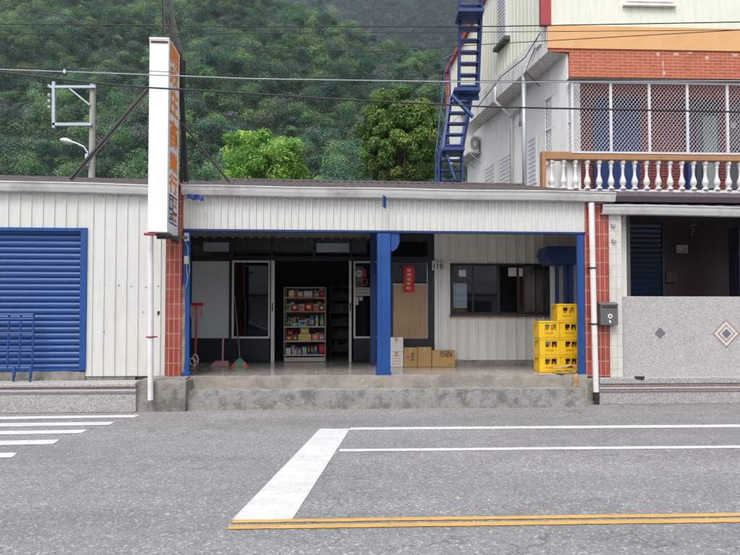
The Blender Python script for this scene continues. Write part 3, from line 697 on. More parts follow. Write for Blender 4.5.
# ------------------------------------------------------------------ the projecting sign
sg = thing('shop_sign', 'tall white box sign with orange lettering standing out above the left pillar', 'sign', (u_(160, -.5), -.5, 3))
a, ztop = F.L(149.6, 38.5, -.78); b = F.U(168, -.78, 130); zb = F.Z(230.5, -.78, 160); vb = -.2
m = MB(); m.box(a, b, -.78, vb, zb, ztop); m.build('sign_box', sign_white, sg, bevel=.006)
m = MB(); m.box(a-.006, b+.006, -.786, vb+.006, ztop-.012, ztop+.02); m.build('sign_cap', white_trim, sg, bevel=.004); m = MB(); m.box(a-.01, b+.01, -.79, vb+.01, zb-.025, zb-.001)
m.build('sign_base', white_trim, sg, bevel=.004)
m = MB(); m.box(a+.02, b-.012, -.792, -.781, ztop-.065, ztop-.035); m.build('sign_rust', M('rust_edge', (.10, .04, .03), .8), sg)
wS = vb+.78-.1
Zs = lambda py: CAMZ+(F.Z(py, -.5, 170)-CAMZ)
chars = '開欣庄商業行'
ys = [47, 67.5, 88, 118.5, 152, 173.5, 195]
zz = [F.Z(y, -.5, 173) for y in ys]
for i, c in enumerate(chars):
    h = zz[i]-zz[i+1]
    text(c, (b+.003, -.70, zz[i+1]+h*.06), (0, 1, -.0), (0, 0, 1), wS-.06, h*.88, orange, 'sign_character', sg, bold=.012, rep=((0, 0, 0), (.013, 0, 1), (.006, .009, 2), (-.006, -.009, 3)))
z0, z1 = F.Z(226, -.5, 173), F.Z(196, -.5, 173)
hh = z1-z0
for (y0, y1, q0, q1, mt) in ((0, .5, .93, 1, sign_blue), (.5, 1, .93, 1, sign_red), (0, .5, .48, .58, sign_blue), (.5, 1, .40, .50, sign_red), (0, .04, .1, 1, ink), (.48, .52, .1, 1, ink), (0, 1, .05, .09, ink)):
    m = MB(); m.box(b+.0005, b+.004, -.70+y0*(wS-.06), -.70+y1*(wS-.06), z0+hh*q0, z0+hh*q1); m.build('sign_panel', mt, sg)
for k, s_ in enumerate(('菸酒', '飲料', '冰品', '雜貨')):
    x0 = -.69+(k % 2)*.5*(wS-.06); q = .6 if k < 2 else .14
    vtext(s_, b+.005, x0+.02, z0+hh*(q+.3), z0+hh*q, .17, sign_red if k % 2 else ink, 'sign_lettering', sg, ax=(0, 1, 0), bold=.02)
m = MB(); m.bar((a-.08, -.70, zb-.05), (b+.05, -.70, zb-.05), .04, .03); m.build('sign_bracket', steel_rust, sg); m = MB(); m.bar((a+.02, -.4, zb-.05), (b+.2, -.4, zb-.05), .05, .05); m.bar((b-.06, -.3, zb-.07), (b-.06, .1, zb-.07), .05, .05); m.build('sign_bracket', steel_rust, sg)
m = MB(); m.box(a-.05, a+.12, -.79, -.7, zb-.07, zb-.04); m.build('bracket_end', red_trim, sg)
def PL(px, py, v): uu, z = F.L(px, py, v); return (uu, v, z)
def strut(p, q, w, name='strut'):
    m = MB(); m.bar(p, q, w*.9, w*.12); m.bar((p[0]-w*.4, p[1]-w*.3, p[2]+w*.25), (q[0]-w*.4, q[1]-w*.3, q[2]+w*.25), w*.12, w*.5); m.bar((p[0]+w*.5, p[1]-w*.3, p[2]-w*.25), (q[0]+w*.5, q[1]-w*.3, q[2]-w*.25), w*.12, w*.5); return m.build(name, steel_rust, sg)
strut(PL(151, 87, -.3), PL(71, 180, .0), .058); strut(PL(181, 122, -.15), PL(229, 182, .1), .052)
strut(PL(180, 50, -.15), PL(186, 182, .3), .08, 'upright'); strut(PL(184, 60, -.0), PL(181.5, 183, .5), .055, 'upright')
strut(PL(162, -60, -.3), PL(164.5, 38, -.3), .05, 'upright'); strut(PL(158, -55, -.2), PL(180, 54, -.16), .05, 'upright'); strut(PL(164.5, 14, -.3), PL(179, 52, -.19), .04, 'upright')

# ------------------------------------------------------------------ the house on the right, street level
hs = thing('brick_house', 'two storey house with brick facing and a caged balcony, right of the shop', 'house', (u_(670, 0), 1, 0))
zlow = F.Z(377, 0, 680)
HR = u_(1150, 0, 300)
m = MB(); uh0 = u_(609.2, -.01, 300); m.box(uh0, u_(621.5, -.01, 300), -.03, .3, F.Z(377, 0, 612), F.Z(214, 0, 612)); m.build('white_tiled_column', white_tile, hs, bevel=.004)
vw = .12; uw = u_(621.6, -.03, 300)
m = MB(); m.box(uw, HR, vw, vw+.18, F.Z(377, vw, 680), F.Z(296.5, vw, 680)); m.build('low_wall', terrazzo, hs, bevel=.01)
m = MB(); uq = u_(600, -.12, 390); m.box(uq, HR, -.1, vw-.002, 0, F.Z(383.5, -.1, 680)); m.box(uq, HR, -.125, vw-.002, F.Z(383.4, -.1, 680), F.Z(377.5, -.1, 680)); m.box(uq+.1, HR, vw, 4, 0, F.Z(378, -.1, 680)); m.build('terrazzo_base', terrazzo_base, hs, bevel=.01)
stripes(hs, uq, HR, -.102, F.Z(386, -.1, 680), [(.0, .012, sred), (-.035, .018, swhite), (-.06, .010, sred), (-.10, .018, snavy)])
def diamond(px, py, r, mats):
    uu, z = F.L(px, py, vw); k = F.L(px+1, py, vw)[0]-uu
    for i, (f_, mt) in enumerate(mats):
        q = r*f_*k; m = MB(); v = vw-.003*(i+1); m.prism([(uu-q, z), (uu, z-q), (uu+q, z), (uu, z+q)], v, v+.002); m.build('inlay_diamond', mt, hs)
tz_dark = speckle('terrazzo_dark', (.15, .145, .16), (.04, .04, .05), (.4, .4, .4), 90)
tz_pink = speckle('terrazzo_pink', (.36, .22, .20), (.2, .1, .1), (.5, .4, .38), 90)
tz_white = speckle('terrazzo_white', (.60, .58, .57), (.4, .38, .38), (.8, .8, .8), 90)
diamond(660, 333.2, 5.6, [(1, tz_dark)]); m = None
diamond(726, 333.6, 14, [(1, tz_pink), (.86, tz_white), (.62, tz_pink), (.5, tz_white), (.34, tz_dark)])
m = MB(); uu, z = F.L(639.5, 378.2, -.127); m.prism([(uu-.10, z+.035), (uu-.06, z-.02), (uu+.07, z-.035), (uu+.10, z+.03)], -.128, -.1255); m.build('drain_gap', ink, hs)
# recess behind the low wall
V2 = 2.2; zc = F.Z(213.5, 0, 680); zf = .5
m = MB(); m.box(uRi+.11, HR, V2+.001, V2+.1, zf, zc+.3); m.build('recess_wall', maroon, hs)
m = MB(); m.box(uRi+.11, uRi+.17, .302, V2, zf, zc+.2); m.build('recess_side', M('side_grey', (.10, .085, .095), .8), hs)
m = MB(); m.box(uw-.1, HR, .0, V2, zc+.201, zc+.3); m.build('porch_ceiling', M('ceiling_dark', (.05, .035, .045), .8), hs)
m = MB(); a = u_(626.5, V2-.1, 260); b = u_(662.5, V2-.1, 260); z = zf
rows = []
while z < F.Z(221, V2, 640): rows += [(z, 0), (z+.06, -.02), (z+.1, 0)]; z += .105
P = []
for z, o_ in rows: P += [(a, V2-.06+o_, z), (b, V2-.06+o_, z)]
m.add(P, [(2*i, 2*i+1, 2*i+3, 2*i+2) for i in range(len(rows)-1)]); m.box(a-.05, a, V2-.1, V2-.02, zf, rows[-1][0]); m.box(b, b+.05, V2-.1, V2-.02, zf, rows[-1][0])
m.build('rolling_door', M('shutter_navy', (.012, .030, .075), .4), hs)
# dark right-hand pier inside recess, small items
m = MB(); m.box(u_(739, 1.2, 250), u_(760, 1.2, 250), 1.2, 1.5, zf, zc); m.build('recess_pier', M('pier_navy', (.02, .03, .06), .5), hs)
m = MB(); m.box(u_(664, V2, 280), u_(675, V2, 280), V2-.08, V2-.001, F.Z(283, V2, 670), F.Z(272, V2, 670)); m.build('meter_box', M('meter_dark', (.06, .04, .045), .5), hs, bevel=.01)
m = MB(); m.tube([PL(690, 226, V2-.05), PL(697, 223, V2-.06), PL(706, 221.5, V2-.07), PL(714, 221, V2-.08)], .03, 8); m.tube([PL(693, 228, V2-.05), PL(691, 236, V2-.05)], .03, 8); m.build('wall_lamp', M('dim_fixture', (.13, .11, .11), .5), hs)
# gutter and awning roof of the house
g3 = gutter(hs, (603, 204.4), (1150, 213), .155, -.15, 0)
m = MB(); n = 60; P = []
zbk = CAMZ+(F.Z(189.5, 3.1, 680)-CAMZ)
for vv, zz_ in ((-.12, None), (1.5, .5), (3.2, 1.0)):
    for i in range(n+1):
        t = i/n; uu = g3[0]+.02+(g3[2]-g3[0])*t; z0 = g3[1]+(g3[3]-g3[1])*t+.0
        z = z0 if zz_ is None else z0+(zbk-.03-g3[1])*zz_
        P.append((uu, vv, z+.014*(i % 2)))
k = n+1; m.add(P, [(a*k+i, a*k+i+1, (a+1)*k+i+1, (a+1)*k+i) for a in range(2) for i in range(n)]); o = m.build('awning_roof', awning_mat, hs); o.modifiers.new('s', 'SOLIDIFY').thickness = .03
m = MB(); uu, z = PL(604, 199, -.1)[0], F.Z(199, -.1, 610)
m.box(g3[0], HR, -.11, -.02, g3[1]+.002, g3[1]+.14) if False else None
# ------------------------------------------------------------------ upper storey (frame H)
h_ = lambda px, py, v=0: H.L(px, py, v)
UR_ = H.U(1150, 0, 150)
def hpart(name, mb, mat, bevel=0, smooth=False, parent=None):
    # parts of the house built in frame H: convert into frame F coordinates
    out = []
    for (x, y, z) in mb.v:
        w_ = H.world(x, y, z); d = Vector((w_.x, w_.y))-F.o
        out.append((d.x*F.ca+d.y*F.sa, -d.x*F.sa+d.y*F.ca, z))
    mb.v = out; return mb.build(name, mat, parent or hs, bevel=bevel, smooth=smooth)
zslab = H.Z(190, 0, 650)
m = MB(); uB = H.U(541, 0, 170); m.box(uB, UR_, -.03, 1.9, zslab-.25, zslab); hpart('balcony_slab', m, baluster_white)
zr0, zr1 = H.Z(161, 0, 640), H.Z(153.5, 0, 640)
m = MB(); m.box(H.U(545, 0, 157), UR_, -.09, .09, zr0, zr1); hpart('balcony_rail', m, rail_orange, .01)
m = MB(); m.box(uB, H.U(544.8, 0, 170), -.10, .10, zslab, zr1+.01); hpart('rail_post', m, rail_orange, .01)
hb = zr0-zslab
prof = [(.065, 0), (.065, .07), (.04, .08), (.035, .12), (.06, .2), (.07, .27), (.055, .36), (.032, .48), (.027, .62), (.035, .76), (.045, .80), (.03, .83), (.05, .88), (.06, .91), (.06, 1)]
sp = (H.U(740, 0, 175)-H.U(551.5, 0, 175))/16
for i in range(24):
    uc = H.U(551.5, 0, 175)+sp*i; m = MB(); m.lathe((uc, 0, zslab), [(r*1.1, z*hb) for r, z in prof], 16); hpart('baluster', m, baluster_white, smooth=True)
# wall behind balcony (brick piers, blue shutters, doors)
VW = 1.3
def hp(name, pa, ya, pb, yb, v0, v1, mat, bevel=0, parent=None):
    a, z1 = h_(pa, ya, v0); b, z0 = h_(pb, yb, v0); m = MB(); m.box(a, b, v0, v1, z0, z1); return hpart(name, m, mat, bevel, parent=parent)
zceil = H.Z(79, 0, 640)
m = MB(); m.box(H.U(566, VW, 150), UR_, VW, VW+.2, zslab, zceil+.4); hpart('upper_wall', m, brick_dim)
upblue = M('upper_blue', (.02, .06, .24), .45)
for a, b in ((594, 640), ):
    m = MB(); n = 40; P = []
    for i in range(n+1):
        t = i/n; uu = H.U(a, VW-.08, 130)+(H.U(b, VW-.08, 130)-H.U(a, VW-.08, 130))*t; P += [(uu, VW-.06-.015*(i % 2), zslab), (uu, VW-.06-.015*(i % 2), H.Z(84, VW, 620))]
    m.add(P, [(2*i, 2*i+2, 2*i+3, 2*i+1) for i in range(n)]); hpart('blue_shutter', m, upblue)
hp('blue_column', 687, 84, 693, 190, VW-.15, VW-.002, upblue)
hp('dark_window', 695, 84, 720, 190, VW-.04, VW-.002, M('win_dark', (.06, .08, .12), .2))
o = hp('green_door', 703, 116, 718, 188, VW-.09, VW-.041, M('door_green', (.33, .42, .40), .5), .005)
hp('white_door_frame', 727, 96, 729.5, 190, VW-.12, VW-.002, white_trim); hp('white_door_frame', 727, 93, 900, 96, VW-.12, VW-.002, white_trim)
hp('door_panel', 729.6, 96, 900, 150, VW-.06, VW-.002, M('door_dim', (.22, .16, .17), .6)); hp('door_panel', 729.6, 150.5, 900, 190, VW-.06, VW-.002, M('door_low', (.13, .13, .16), .6))
hp('door_plate', 731, 122, 736, 128, VW-.10, VW-.061, white_trim)
# cage
cz0, cz1 = H.Z(153, -.06, 640), H.Z(83.5, -.06, 640); cu0 = H.U(572, -.06, 120)
def lattice(mb, a0, a1, z0, z1, fn, cell=.078, r=.0065):
    """two crossing families of diagonal rods clipped to the rectangle"""
    Wd = a1-a0; Ht = z1-z0; slope = 1.25
    for sgn in (1, -1):
        k = -Ht/slope
        while k < Wd+Ht/slope:
            pts = []
            x_at = lambda z: (k+z/slope) if sgn > 0 else (k+(Ht-z)/slope)
            zlo, zhi = 0, Ht
            # clip x to [0,Wd]
            for _ in range(1):
                if sgn > 0: zlo = max(0, (0-k)*slope); zhi = min(Ht, (Wd-k)*slope)
                else: zlo = max(0, Ht-(Wd-k)*slope); zhi = min(Ht, Ht-(0-k)*slope)
            if zhi-zlo > .02:
                mb.tube([fn(a0+x_at(zlo), z0+zlo), fn(a0+x_at(zhi), z0+zhi)], r, 4, cap=False)
            k += cell
m = MB(); lattice(m, cu0, UR_, cz0, cz1, lambda a_, z_: (a_, -.06, z_), .088, .0054); hpart('cage_lattice', m, grille_white)
m = MB(); lattice(m, 0, .55, cz0, cz1, lambda a_, z_: (cu0-.25*a_/.55, -.06+a_*2.0, z_), .088, .0054); hpart('cage_lattice', m, grille_white)
m = MB()
for px in (572, 610.5, 649, 687, 727, 765, 803, 841): uu = H.U(px, -.07, 120); m.box(uu-.03, uu+.03, -.10, -.07, cz0-.02, cz1+.02)
m.box(cu0-.03, UR_, -.102, -.068, cz1-.02, cz1+.03); m.box(cu0-.03, UR_, -.102, -.068, cz0-.03, cz0+.015)
m.bar((cu0-.25, 1.04, cz0), (cu0-.25, 1.04, cz1), .05, .05); m.bar((cu0, -.06, cz0), (cu0-.25, 1.04, cz0), .04, .04); m.bar((cu0, -.06, cz1), (cu0-.25, 1.04, cz1), .04, .04); m.bar((cu0-.12, .5, cz0), (cu0-.12, .5, cz1), .035, .035)
m.bar((cu0, -.06, cz0+.75), (cu0-.25, 1.04, cz0+.9), .03, .05)
hpart('cage_frame', m, grille_frame)
hp('drip_canopy', 569, 77.5, 900, 82.5, -.2, -.0, canopy_grey)
# brick fascia and orange band, cream metal storey above
zb0, zb1, zy1 = H.Z(77.5, 0, 640), H.Z(50, 0, 640), H.Z(27.5, 0, 640)
m = MB(); m.box(H.U(569.5, 0, 64), UR_, 0, VW, zb0, zb1); hpart('brick_fascia', m, brick_up)
# efflorescence patches on the brick
m = MB()
for (px, py, w, h) in ((658, 54, .10, .12), (676, 54, .16, .08), (690, 53, .14, .05), (707, 58, .12, .10), (664, 73, .1, .12), (735, 55, .2, .07), (663, 64, .05, .2)):
    uu, z = h_(px, py, 0); q = [(uu+w*.42*math.cos(t)*(1+.9*noise.noise(Vector((px, t*5, 0)))), z+h*.5*math.sin(t)*(1+(1.5 if math.sin(t) < 0 else .3)*noise.noise(Vector((py+px, t*6, 5))))) for t in [i*2*math.pi/30 for i in range(30)]]
    m = MB(); m.prism(q, -.003, -.0005); hpart('lime_stain', m, M('lime_stain', (.52, .36, .30), .9, var=.2))
uE = H.U(547.5, -.02, 40)
m = MB(); m.box(uE, UR_, -.03, VW, zb1+.001, zy1); hpart('orange_band', m, orange_band)
# brick return under the band at the corner
m = MB(); m.box(uE, H.U(569.3, -.0, 50), -.005, .35, H.Z(51.8, 0, 560), zb1-.001); hpart('brick_corner', m, brick_up)
# the skewed side: slab, wall below and metal wall above, running back to the left
c0 = H.world(uE, -.02, 0); vpx = (253-370)/FPX; dirv = Vector((vpx, 1, 0)).normalized()
nrm = Vector((-dirv.y, dirv.x, 0))                 # outward (to the left)
def side_pt(s_, off, z): w_ = Vector((c0.x, c0.y, 0))+dirv*s_+nrm*off; d = Vector((w_.x, w_.y))-F.o; return (d.x*F.ca+d.y*F.sa, -d.x*F.sa+d.y*F.ca, z)
def side_box(mb, s0, s1, o0, o1, z0, z1):           # s along the wall, o outward
    mb.hexa([side_pt(s0, o1, z0), side_pt(s0, o0, z0), side_pt(s1, o0, z0), side_pt(s1, o1, z0), side_pt(s0, o1, z1), side_pt(s0, o0, z1), side_pt(s1, o0, z1), side_pt(s1, o1, z1)])
zsl0 = H.Z(52, 0, 547); zsl1 = H.Z(27, 0, 547)
SL = 4.9
m = MB(); side_box(m, .02, SL, -.75, 0, zsl0, zsl1); m.build('side_slab', stained_plaster, hs)
acs_s = ((476-370)/FPX*(Vector((c0.x, c0.y, 0))+nrm*-.52).y-(Vector((c0.x, c0.y, 0))+nrm*-.52).x)/(dirv.x-(476-370)/FPX*dirv.y)
SW = ((468-370)/FPX*(Vector((c0.x, c0.y, 0))+nrm*-.52).y-(Vector((c0.x, c0.y, 0))+nrm*-.52).x)/(dirv.x-(468-370)/FPX*dirv.y)
m = MB(); side_box(m, .7, min(SW, SL+2), -.85, -.52, 3.6, zsl0-.002); 
m.build('side_wall', white_plaster, hs)
m = MB(); side_box(m, .0, .7, -.85, -.49, zslab-.3, zsl0-.003); m.build('front_corner_wall', white_plaster, hs)
ZTOP = 11.9
ZT = lambda q: 11.9-.22*q
def side_slope(mb, s0, s1, o0, o1, z0, dz=0, bot=None):   # like side_box, its top following the roof slope
    b0, b1 = (z0, z0) if bot is None else (ZT(s0)+bot, ZT(s1)+bot)
    mb.hexa([side_pt(s0, o1, b0), side_pt(s0, o0, b0), side_pt(s1, o0, b1), side_pt(s1, o1, b1), side_pt(s0, o1, ZT(s0)+dz), side_pt(s0, o0, ZT(s0)+dz), side_pt(s1, o0, ZT(s1)+dz), side_pt(s1, o1, ZT(s1)+dz)])
SE = 6.9
# upper metal storey, ribbed on both faces
m = MB(); side_slope(m, .02, SE, -6, -.03, zsl1+.001)
s_ = .15
while s_ < SE-.1: side_slope(m, s_, s_+.03, -.031, -.015, zsl1+.002, -.002); s_ += .2
m.build('metal_storey', cream_metal, hs)
m = MB(); m.ribs(H.U(551, -.0, 15), UR_, -.01, zy1+.001, ZTOP, .19, .014, .03, .03); hpart('front_metal_sheet', m, cream_metal)
m = MB(); m.box(H.U(540.5, -.03, 14), H.U(550.8, -.03, 14), -.055, .06, zy1-.0+.001, ZTOP); hpart('corner_trim', m, red_trim)
m = MB(); side_slope(m, 0, SE+.15, -6.1, .08, 0, .15, bot=.001); side_box(m, SE+.01, SE+.09, -.2, .04, 8.6, ZT(SE)-.03); m.build('roof_edge', M('roof_red', (.42, .055, .035), .5), hs)
m = MB(); side_box(m, max(SL+.03, acs_s+.15), SE-.05, -1.9, -.04, 7.0, zsl1); m.build('rear_wall', white_plaster, hs)
# window at top right with sill
o = hp('upper_window', 627, -60, 674, 2, -.06, -.012, white_trim, .005); hp('upper_window', 624, 2.4, 677, 6, -.10, -.012, white_trim, .005)
# side windows with louvres, seen as grids of slats
def sideU(px): # distance along the wall plane (offset -.5) for a pixel column
    k = (px-370)/FPX; P0 = Vector((c0.x, c0.y, 0))+nrm*-.52
    return (k*P0.y-P0.x)/(dirv.x-k*dirv.y)
for (xa, xb, dz) in ((530, 537.5, 0), (501.5, 513, 0), (486, 495, 0)):
    s1_, s0_ = sideU(xa), sideU(xb); m = MB(); z = 4.5
    zt0, zt1 = 5.1, 6.35
    z = zt0
    while z < zt1: side_box(m, s0_, s1_, -.519, -.50, z, z+.03); z += .12
    side_box(m, s0_-.03, s0_, -.519, -.49, zt0, zt1); side_box(m, s1_, s1_+.03, -.519, -.49, zt0, zt1); side_box(m, s0_, s1_, -.5195, -.512, zt0, zt1)
    m.build('louvre_window', M('louvre', (.62, .63, .65), .5, var=.03), hs)
# hooded window on the metal storey
k = lambda px, off=-.03: (( (px-370)/FPX)*(Vector((c0.x, c0.y, 0))+nrm*off).y-(Vector((c0.x, c0.y, 0))+nrm*off).x)/(dirv.x-((px-370)/FPX)*dirv.y)
m = MB(); s0_, s1_ = k(511), k(501); zwl = F.Z(43, side_pt(k(505), 0, 0)[1], 505)
side_box(m, s0_, s1_, -.029, .02, zwl, ZT(s1_)-.15); z = zwl+.05
while z < ZT(s1_)-.15: side_box(m, s0_+.03, s1_-.03, .021, .035, z, z+.03); z += .1
side_box(m, s0_-.05, s0_, -.028, .10, zwl, ZT(s1_)-.15); m.build('hooded_window', M('pale_louvre', (.62, .64, .66), .5, var=.03), hs)
m = MB(); side_box(m, s0_-.08, s1_+.08, -.028, .14, zwl-.12, zwl-.03); m.build('window_ledge', M('dark_ledge', (.08, .08, .07), .6), hs)
m = MB(); s0_, s1_ = k(484), k(481); side_box(m, s0_-.5, s1_+.1, -.029, .1, zwl-.9, ZTOP-.8) if False else None
# side service pipes
def sp_tube(pts, r, mat, name):
    m = MB(); m.tube([side_pt(*p) for p in pts], r, 8); return m.build(name, mat, hs, smooth=True)
s_a = sideU(515); s_b = sideU(535.5)-.1
sp_tube([(s_a, -.44, 4.6), (s_a, -.44, zsl0-.5), (s_a, .06, zsl0-.1), (s_a, .06, zsl0+.3)], .045, white_trim, 'side_pipe')
sp_tube([(s_a, -.44, zsl0-.55), (s_a-.3, -.42, zsl0-.4), (s_a-.55, -.42, zsl0-.45), (s_a-.6, -.42, zsl0-1.0)], .05, white_trim, 'side_pipe')
sp_tube([(s_b-.25, -.05, 4.3), (s_b-.25, -.05, zsl0+.25)], .06, galv, 'steel_mast')
sp_tube([(.5, .04, zsl0+.35), (.7, .05, zsl0+.2), (.9, .1, zsl0-.1), (.75, -.2, zsl0-.5)], .012, wire_dark, 'loose_cable')
sp_tube([(.25, .05, zsl1-.03), (.9, .12, zsl1-.35), (2.2, .14, zsl1-.25), (3.8, .2, zsl1-.55)], .012, wire_dark, 'loose_cable')
m = MB(); side_box(m, .25, .5, .0, .05, zsl1-.3, zsl1-.1); m.build('junction_box', white_trim, hs, bevel=.01)
# air conditioner on bracket
acs = sideU(476); ac = thing('air_conditioner', 'white outdoor air conditioning unit on the side wall beside the stairs', 'air conditioner', side_pt(acs, 0, 5.3))
zac = F.Z(156, side_pt(acs, 0, 0)[1], 476)
m = MB(); side_box(m, acs-.5, acs+.1, -.45, -.15, zac, zac+.55); m.build('ac_body', M('ac_white', (.62, .61, .56), .5), ac, bevel=.02)
m = MB(); side_box(m, acs-.52, acs+.12, -.51, -.1, zac-.04, zac-.002); m.bar(side_pt(acs-.5, -.5, zac-.35), side_pt(acs-.5, -.12, zac-.05), .03, .03); m.bar(side_pt(acs+.1, -.5, zac-.35), side_pt(acs+.1, -.12, zac-.05), .03, .03); m.build('bracket', galv, ac)
m = MB(); c = Vector(side_pt(acs-.502, -.3, zac+.28))
for r in (.2, .15, .1): m.tube([side_pt(acs-.508, -.3+r*.8*math.cos(t), zac+.28+r*math.sin(t)) for t in [i*2*math.pi/16 for i in range(17)]], .008, 5)
m.build('fan_grille', black_frame, ac)

# ------------------------------------------------------------------ blue outside stair
def WP(px, py, dep): d = ray(px, py); t = dep/d.y; return (d.x*t, dep, CAMZ+d.z*t)
stair = thing('outside_staircase', 'steep blue steel fire stair climbing the left side of the brick house', 'staircase', WP(460, 180, 15.0), frame=W)
def flight(bl, br, tl, tr, n, name):
    bl, br, tl, tr = map(Vector, (bl, br, tl, tr)); m = MB()
    for a, b in ((bl, tl), (br, tr)): m.bar(a, b, .07, .17)
    o = m.build('stringer', stair_blue, stair)
    for i in range(n):
        m = MB(); t = (i+.5)/n; a = bl.lerp(tl, t); b = br.lerp(tr, t); m.hexa([(a.x, a.y-.12, a.z-.02), (b.x, b.y-.12, b.z-.01), (b.x, b.y+.1, b.z-.01), (a.x, a.y+.1, a.z-.01), (a.x, a.y-.12, a.z+.025), (b.x, b.y-.12, b.z+.025), (b.x, b.y+.1, b.z+.025), (a.x, a.y+.1, a.z+.025)])
        m.build('tread', stair_blue, stair)
flight(WP(458.8, 93, 15.3), WP(477, 93, 15.3), WP(461, -70, 14.8), WP(484, -70, 14.8), 14, 'upper')
flight(WP(443.5, 152, 15.0), WP(461, 152, 15.0), WP(450.5, 98, 15.6), WP(470.5, 98, 15.6), 5, 'lower')
flight(WP(441, 215, 15.8), WP(461.5, 215, 15.8), WP(440.5, 156, 15.1), WP(461.5, 156, 15.1), 6, 'bottom')
def landing(pa, pb, py, dep):
    a = WP(pa, py, dep); b = WP(pb, py, dep); m = MB(); m.box(a[0], b[0], dep-.3, dep+.35, a[2]-.09, a[2]); m.build('landing', stair_blue, stair)
landing(453, 478.5, 91.5, 15.4); landing(442, 463, 150, 15.1); landing(457, 482, 14, 14.8)
m = MB()
def rail(pts, r=.02): m.tube([WP(*p) for p in pts], r, 6)
rail([(444.5, 60, 15.6), (444.5, 78, 15.6), (436, 152, 15), (435.5, 215, 15)]); rail([(449.5, 58, 15.6), (450, 98, 15.6), (440.5, 150, 15)], .025); rail([(444.5, 60, 15.6), (449.8, 56, 15.6), (455, 55, 15.6)])
for y in (72, 84, 96): rail([(444.2, y, 15.6), (450, y-1, 15.6)], .012)
for (a, b, y0) in ((441, 446, 110), (439, 444, 130), (437, 442, 148)): rail([(a, y0, 15.3), (b, y0+16, 15.2)], .014)
rail([(436, 152, 15), (443, 152, 15)]); rail([(438, 215, 15), (439, 150, 15)], .03); rail([(462, 215, 15), (462.5, 150, 15)], .03)
rail([(458, -70, 14.7), (458.5, 30, 15), (459, 93, 15.3)], .016)
m.build('handrail', stair_blue, stair)
for a_, b_, w_, h2 in ((WP(452, 96, 15), WP(473, 117, 15), .14, .06), (WP(447, 155, 14.9), WP(455, 180, 14.9), .08, .04), (WP(459, 98, 15.5), WP(479, 98, 15.5), .1, .1)):
    m = MB(); m.bar(a_, b_, w_, h2); m.build('brace', M('brace_blue', (.03, .09, .25), .45), stair)
m = MB()
for px in (441, 461.5): w_ = WP(px, 215, 15.8); m.bar((w_[0], w_[1], -.15), w_, .1, .1)
m.build('support_column', stair_blue, stair)

# ------------------------------------------------------------------ small things on and by the porch
def pt(px, py, v): uu, z = F.L(px, py, v); return (uu, v, z)
def vfloor(px, py):                     # depth v where the floor shows at that pixel
    d = ray(px, py); t = (FLOOR-CAMZ)/d.z; p = Vector((d.x*t, d.y*t))-F.o
    return p.x*F.ca+p.y*F.sa, -p.x*F.sa+p.y*F.ca
# crates
CW, CH, CD = .37, .308, .30
def crate_proto():
    t = thing('beer_crate', 'x', 'crate', (0, 0, 0)); w, h, d = CW, CH, CD; th = .018; m = MB()
    m.box(-w/2, w/2, -d/2, d/2, .004, .02)
    for sx in (-1, 1):
        for sy in (-1, 1): m.box(sx*w/2, sx*(w/2-.05), sy*d/2, sy*(d/2-.05), .02, h-.03)
    def side(along, c, half, sgn):
        def b(a0, a1, z0, z1, o0=0, o1=th):
            if along == 'u': m.box(a0, a1, sgn*(c-o0), sgn*(c-o1), z0, z1)
            else: m.box(sgn*(c-o0), sgn*(c-o1), a0, a1, z0, z1)
        i = half-.05
        b(-i, i, .02, h*.46); b(-i, i, h*.80, h-.03); b(-i, -half*.45, h*.46, h*.80); b(half*.72, i, h*.46, h*.80)
        b(half*.05, half*.16, h*.46, h*.80, .004, th)
        b(-i+.02, i-.02, h*.40, h*.43, -.004, .0); b(-i+.02, i-.02, h*.1, h*.13, -.004, 0)
    side('u', d/2, w/2, -1); side('u', d/2, w/2, 1); side('v', w/2, d/2, -1); side('v', w/2, d/2, 1)
    r = .008; m.box(-w/2-r, w/2+r, -d/2-r, -d/2+.03, h-.03, h-.002); m.box(-w/2-r, w/2+r, d/2-.03, d/2+r, h-.03, h-.002); m.box(-w/2-r, -w/2+.03, -d/2+.03, d/2-.03, h-.03, h-.002); m.box(w/2-.03, w/2+r, -d/2+.03, d/2-.03, h-.03, h-.002)
    body = m.build('crate_body', crate_yellow, t, bevel=.004)
    q = MB(); q.box(-w/2+.02, w/2-.02, -.006, .006, .02, h*.6)
    for k in (-1, 0, 1): q.box(k*.09-.004, k*.09+.004, -d/2+.02, d/2-.02, .021, h*.6)
    q.build('divider', crate_yellow, t)
    q = MB()
    for k in range(7): q.box(-.08+k*.022, -.08+k*.022+.015, -d/2-.003, -d/2-.0003, h*.24, h*.24+.022+.004*(k % 2))
    q.build('crate_print', M('crate_print', (.45, .16, .01), .6), t)
    return t
cp = crate_proto(); used = False
cu1, cv1 = vfloor(550, 373.3); cv1 = max(cv1, .35)
cl_u = F.U(549.8, cv1, 360)
cr_u = F.U(570.4, cv1, 360)
lab = ['lowest yellow crate of the left, shorter stack', 'middle yellow crate of the left, shorter stack', 'topmost yellow crate of the left, shorter stack',
       'bottom yellow crate of the right stack, behind torn cardboard', 'second yellow crate up in the right, taller stack', 'third yellow crate up in the right, taller stack', 'topmost yellow crate of the right, taller stack by the blue post']
spots = [(cl_u, cv1+.15, 0, 0), (cl_u+.006, cv1+.155, 1, .02), (cl_u-.004, cv1+.15, 2, -.015), (cr_u, cv1+.17, 0, .01), (cr_u+.004, cv1+.165, 1, -.01), (cr_u-.003, cv1+.17, 2, .02), (cr_u-.035, cv1+.17, 3, -.02)]
for i, (cu_, cv_, lv, rz) in enumerate(spots):
    loc = F.world(cu_, cv_, FLOOR+lv*CH); gp = 'yellow beer crates stacked at the porch end'
    if i == 0: cp.location = loc; cp.rotation_euler.z = F.a+rz; cp['label'] = lab[0]; cp['group'] = gp
    else: dup(cp, loc, F.a+rz, lab[i], gp)
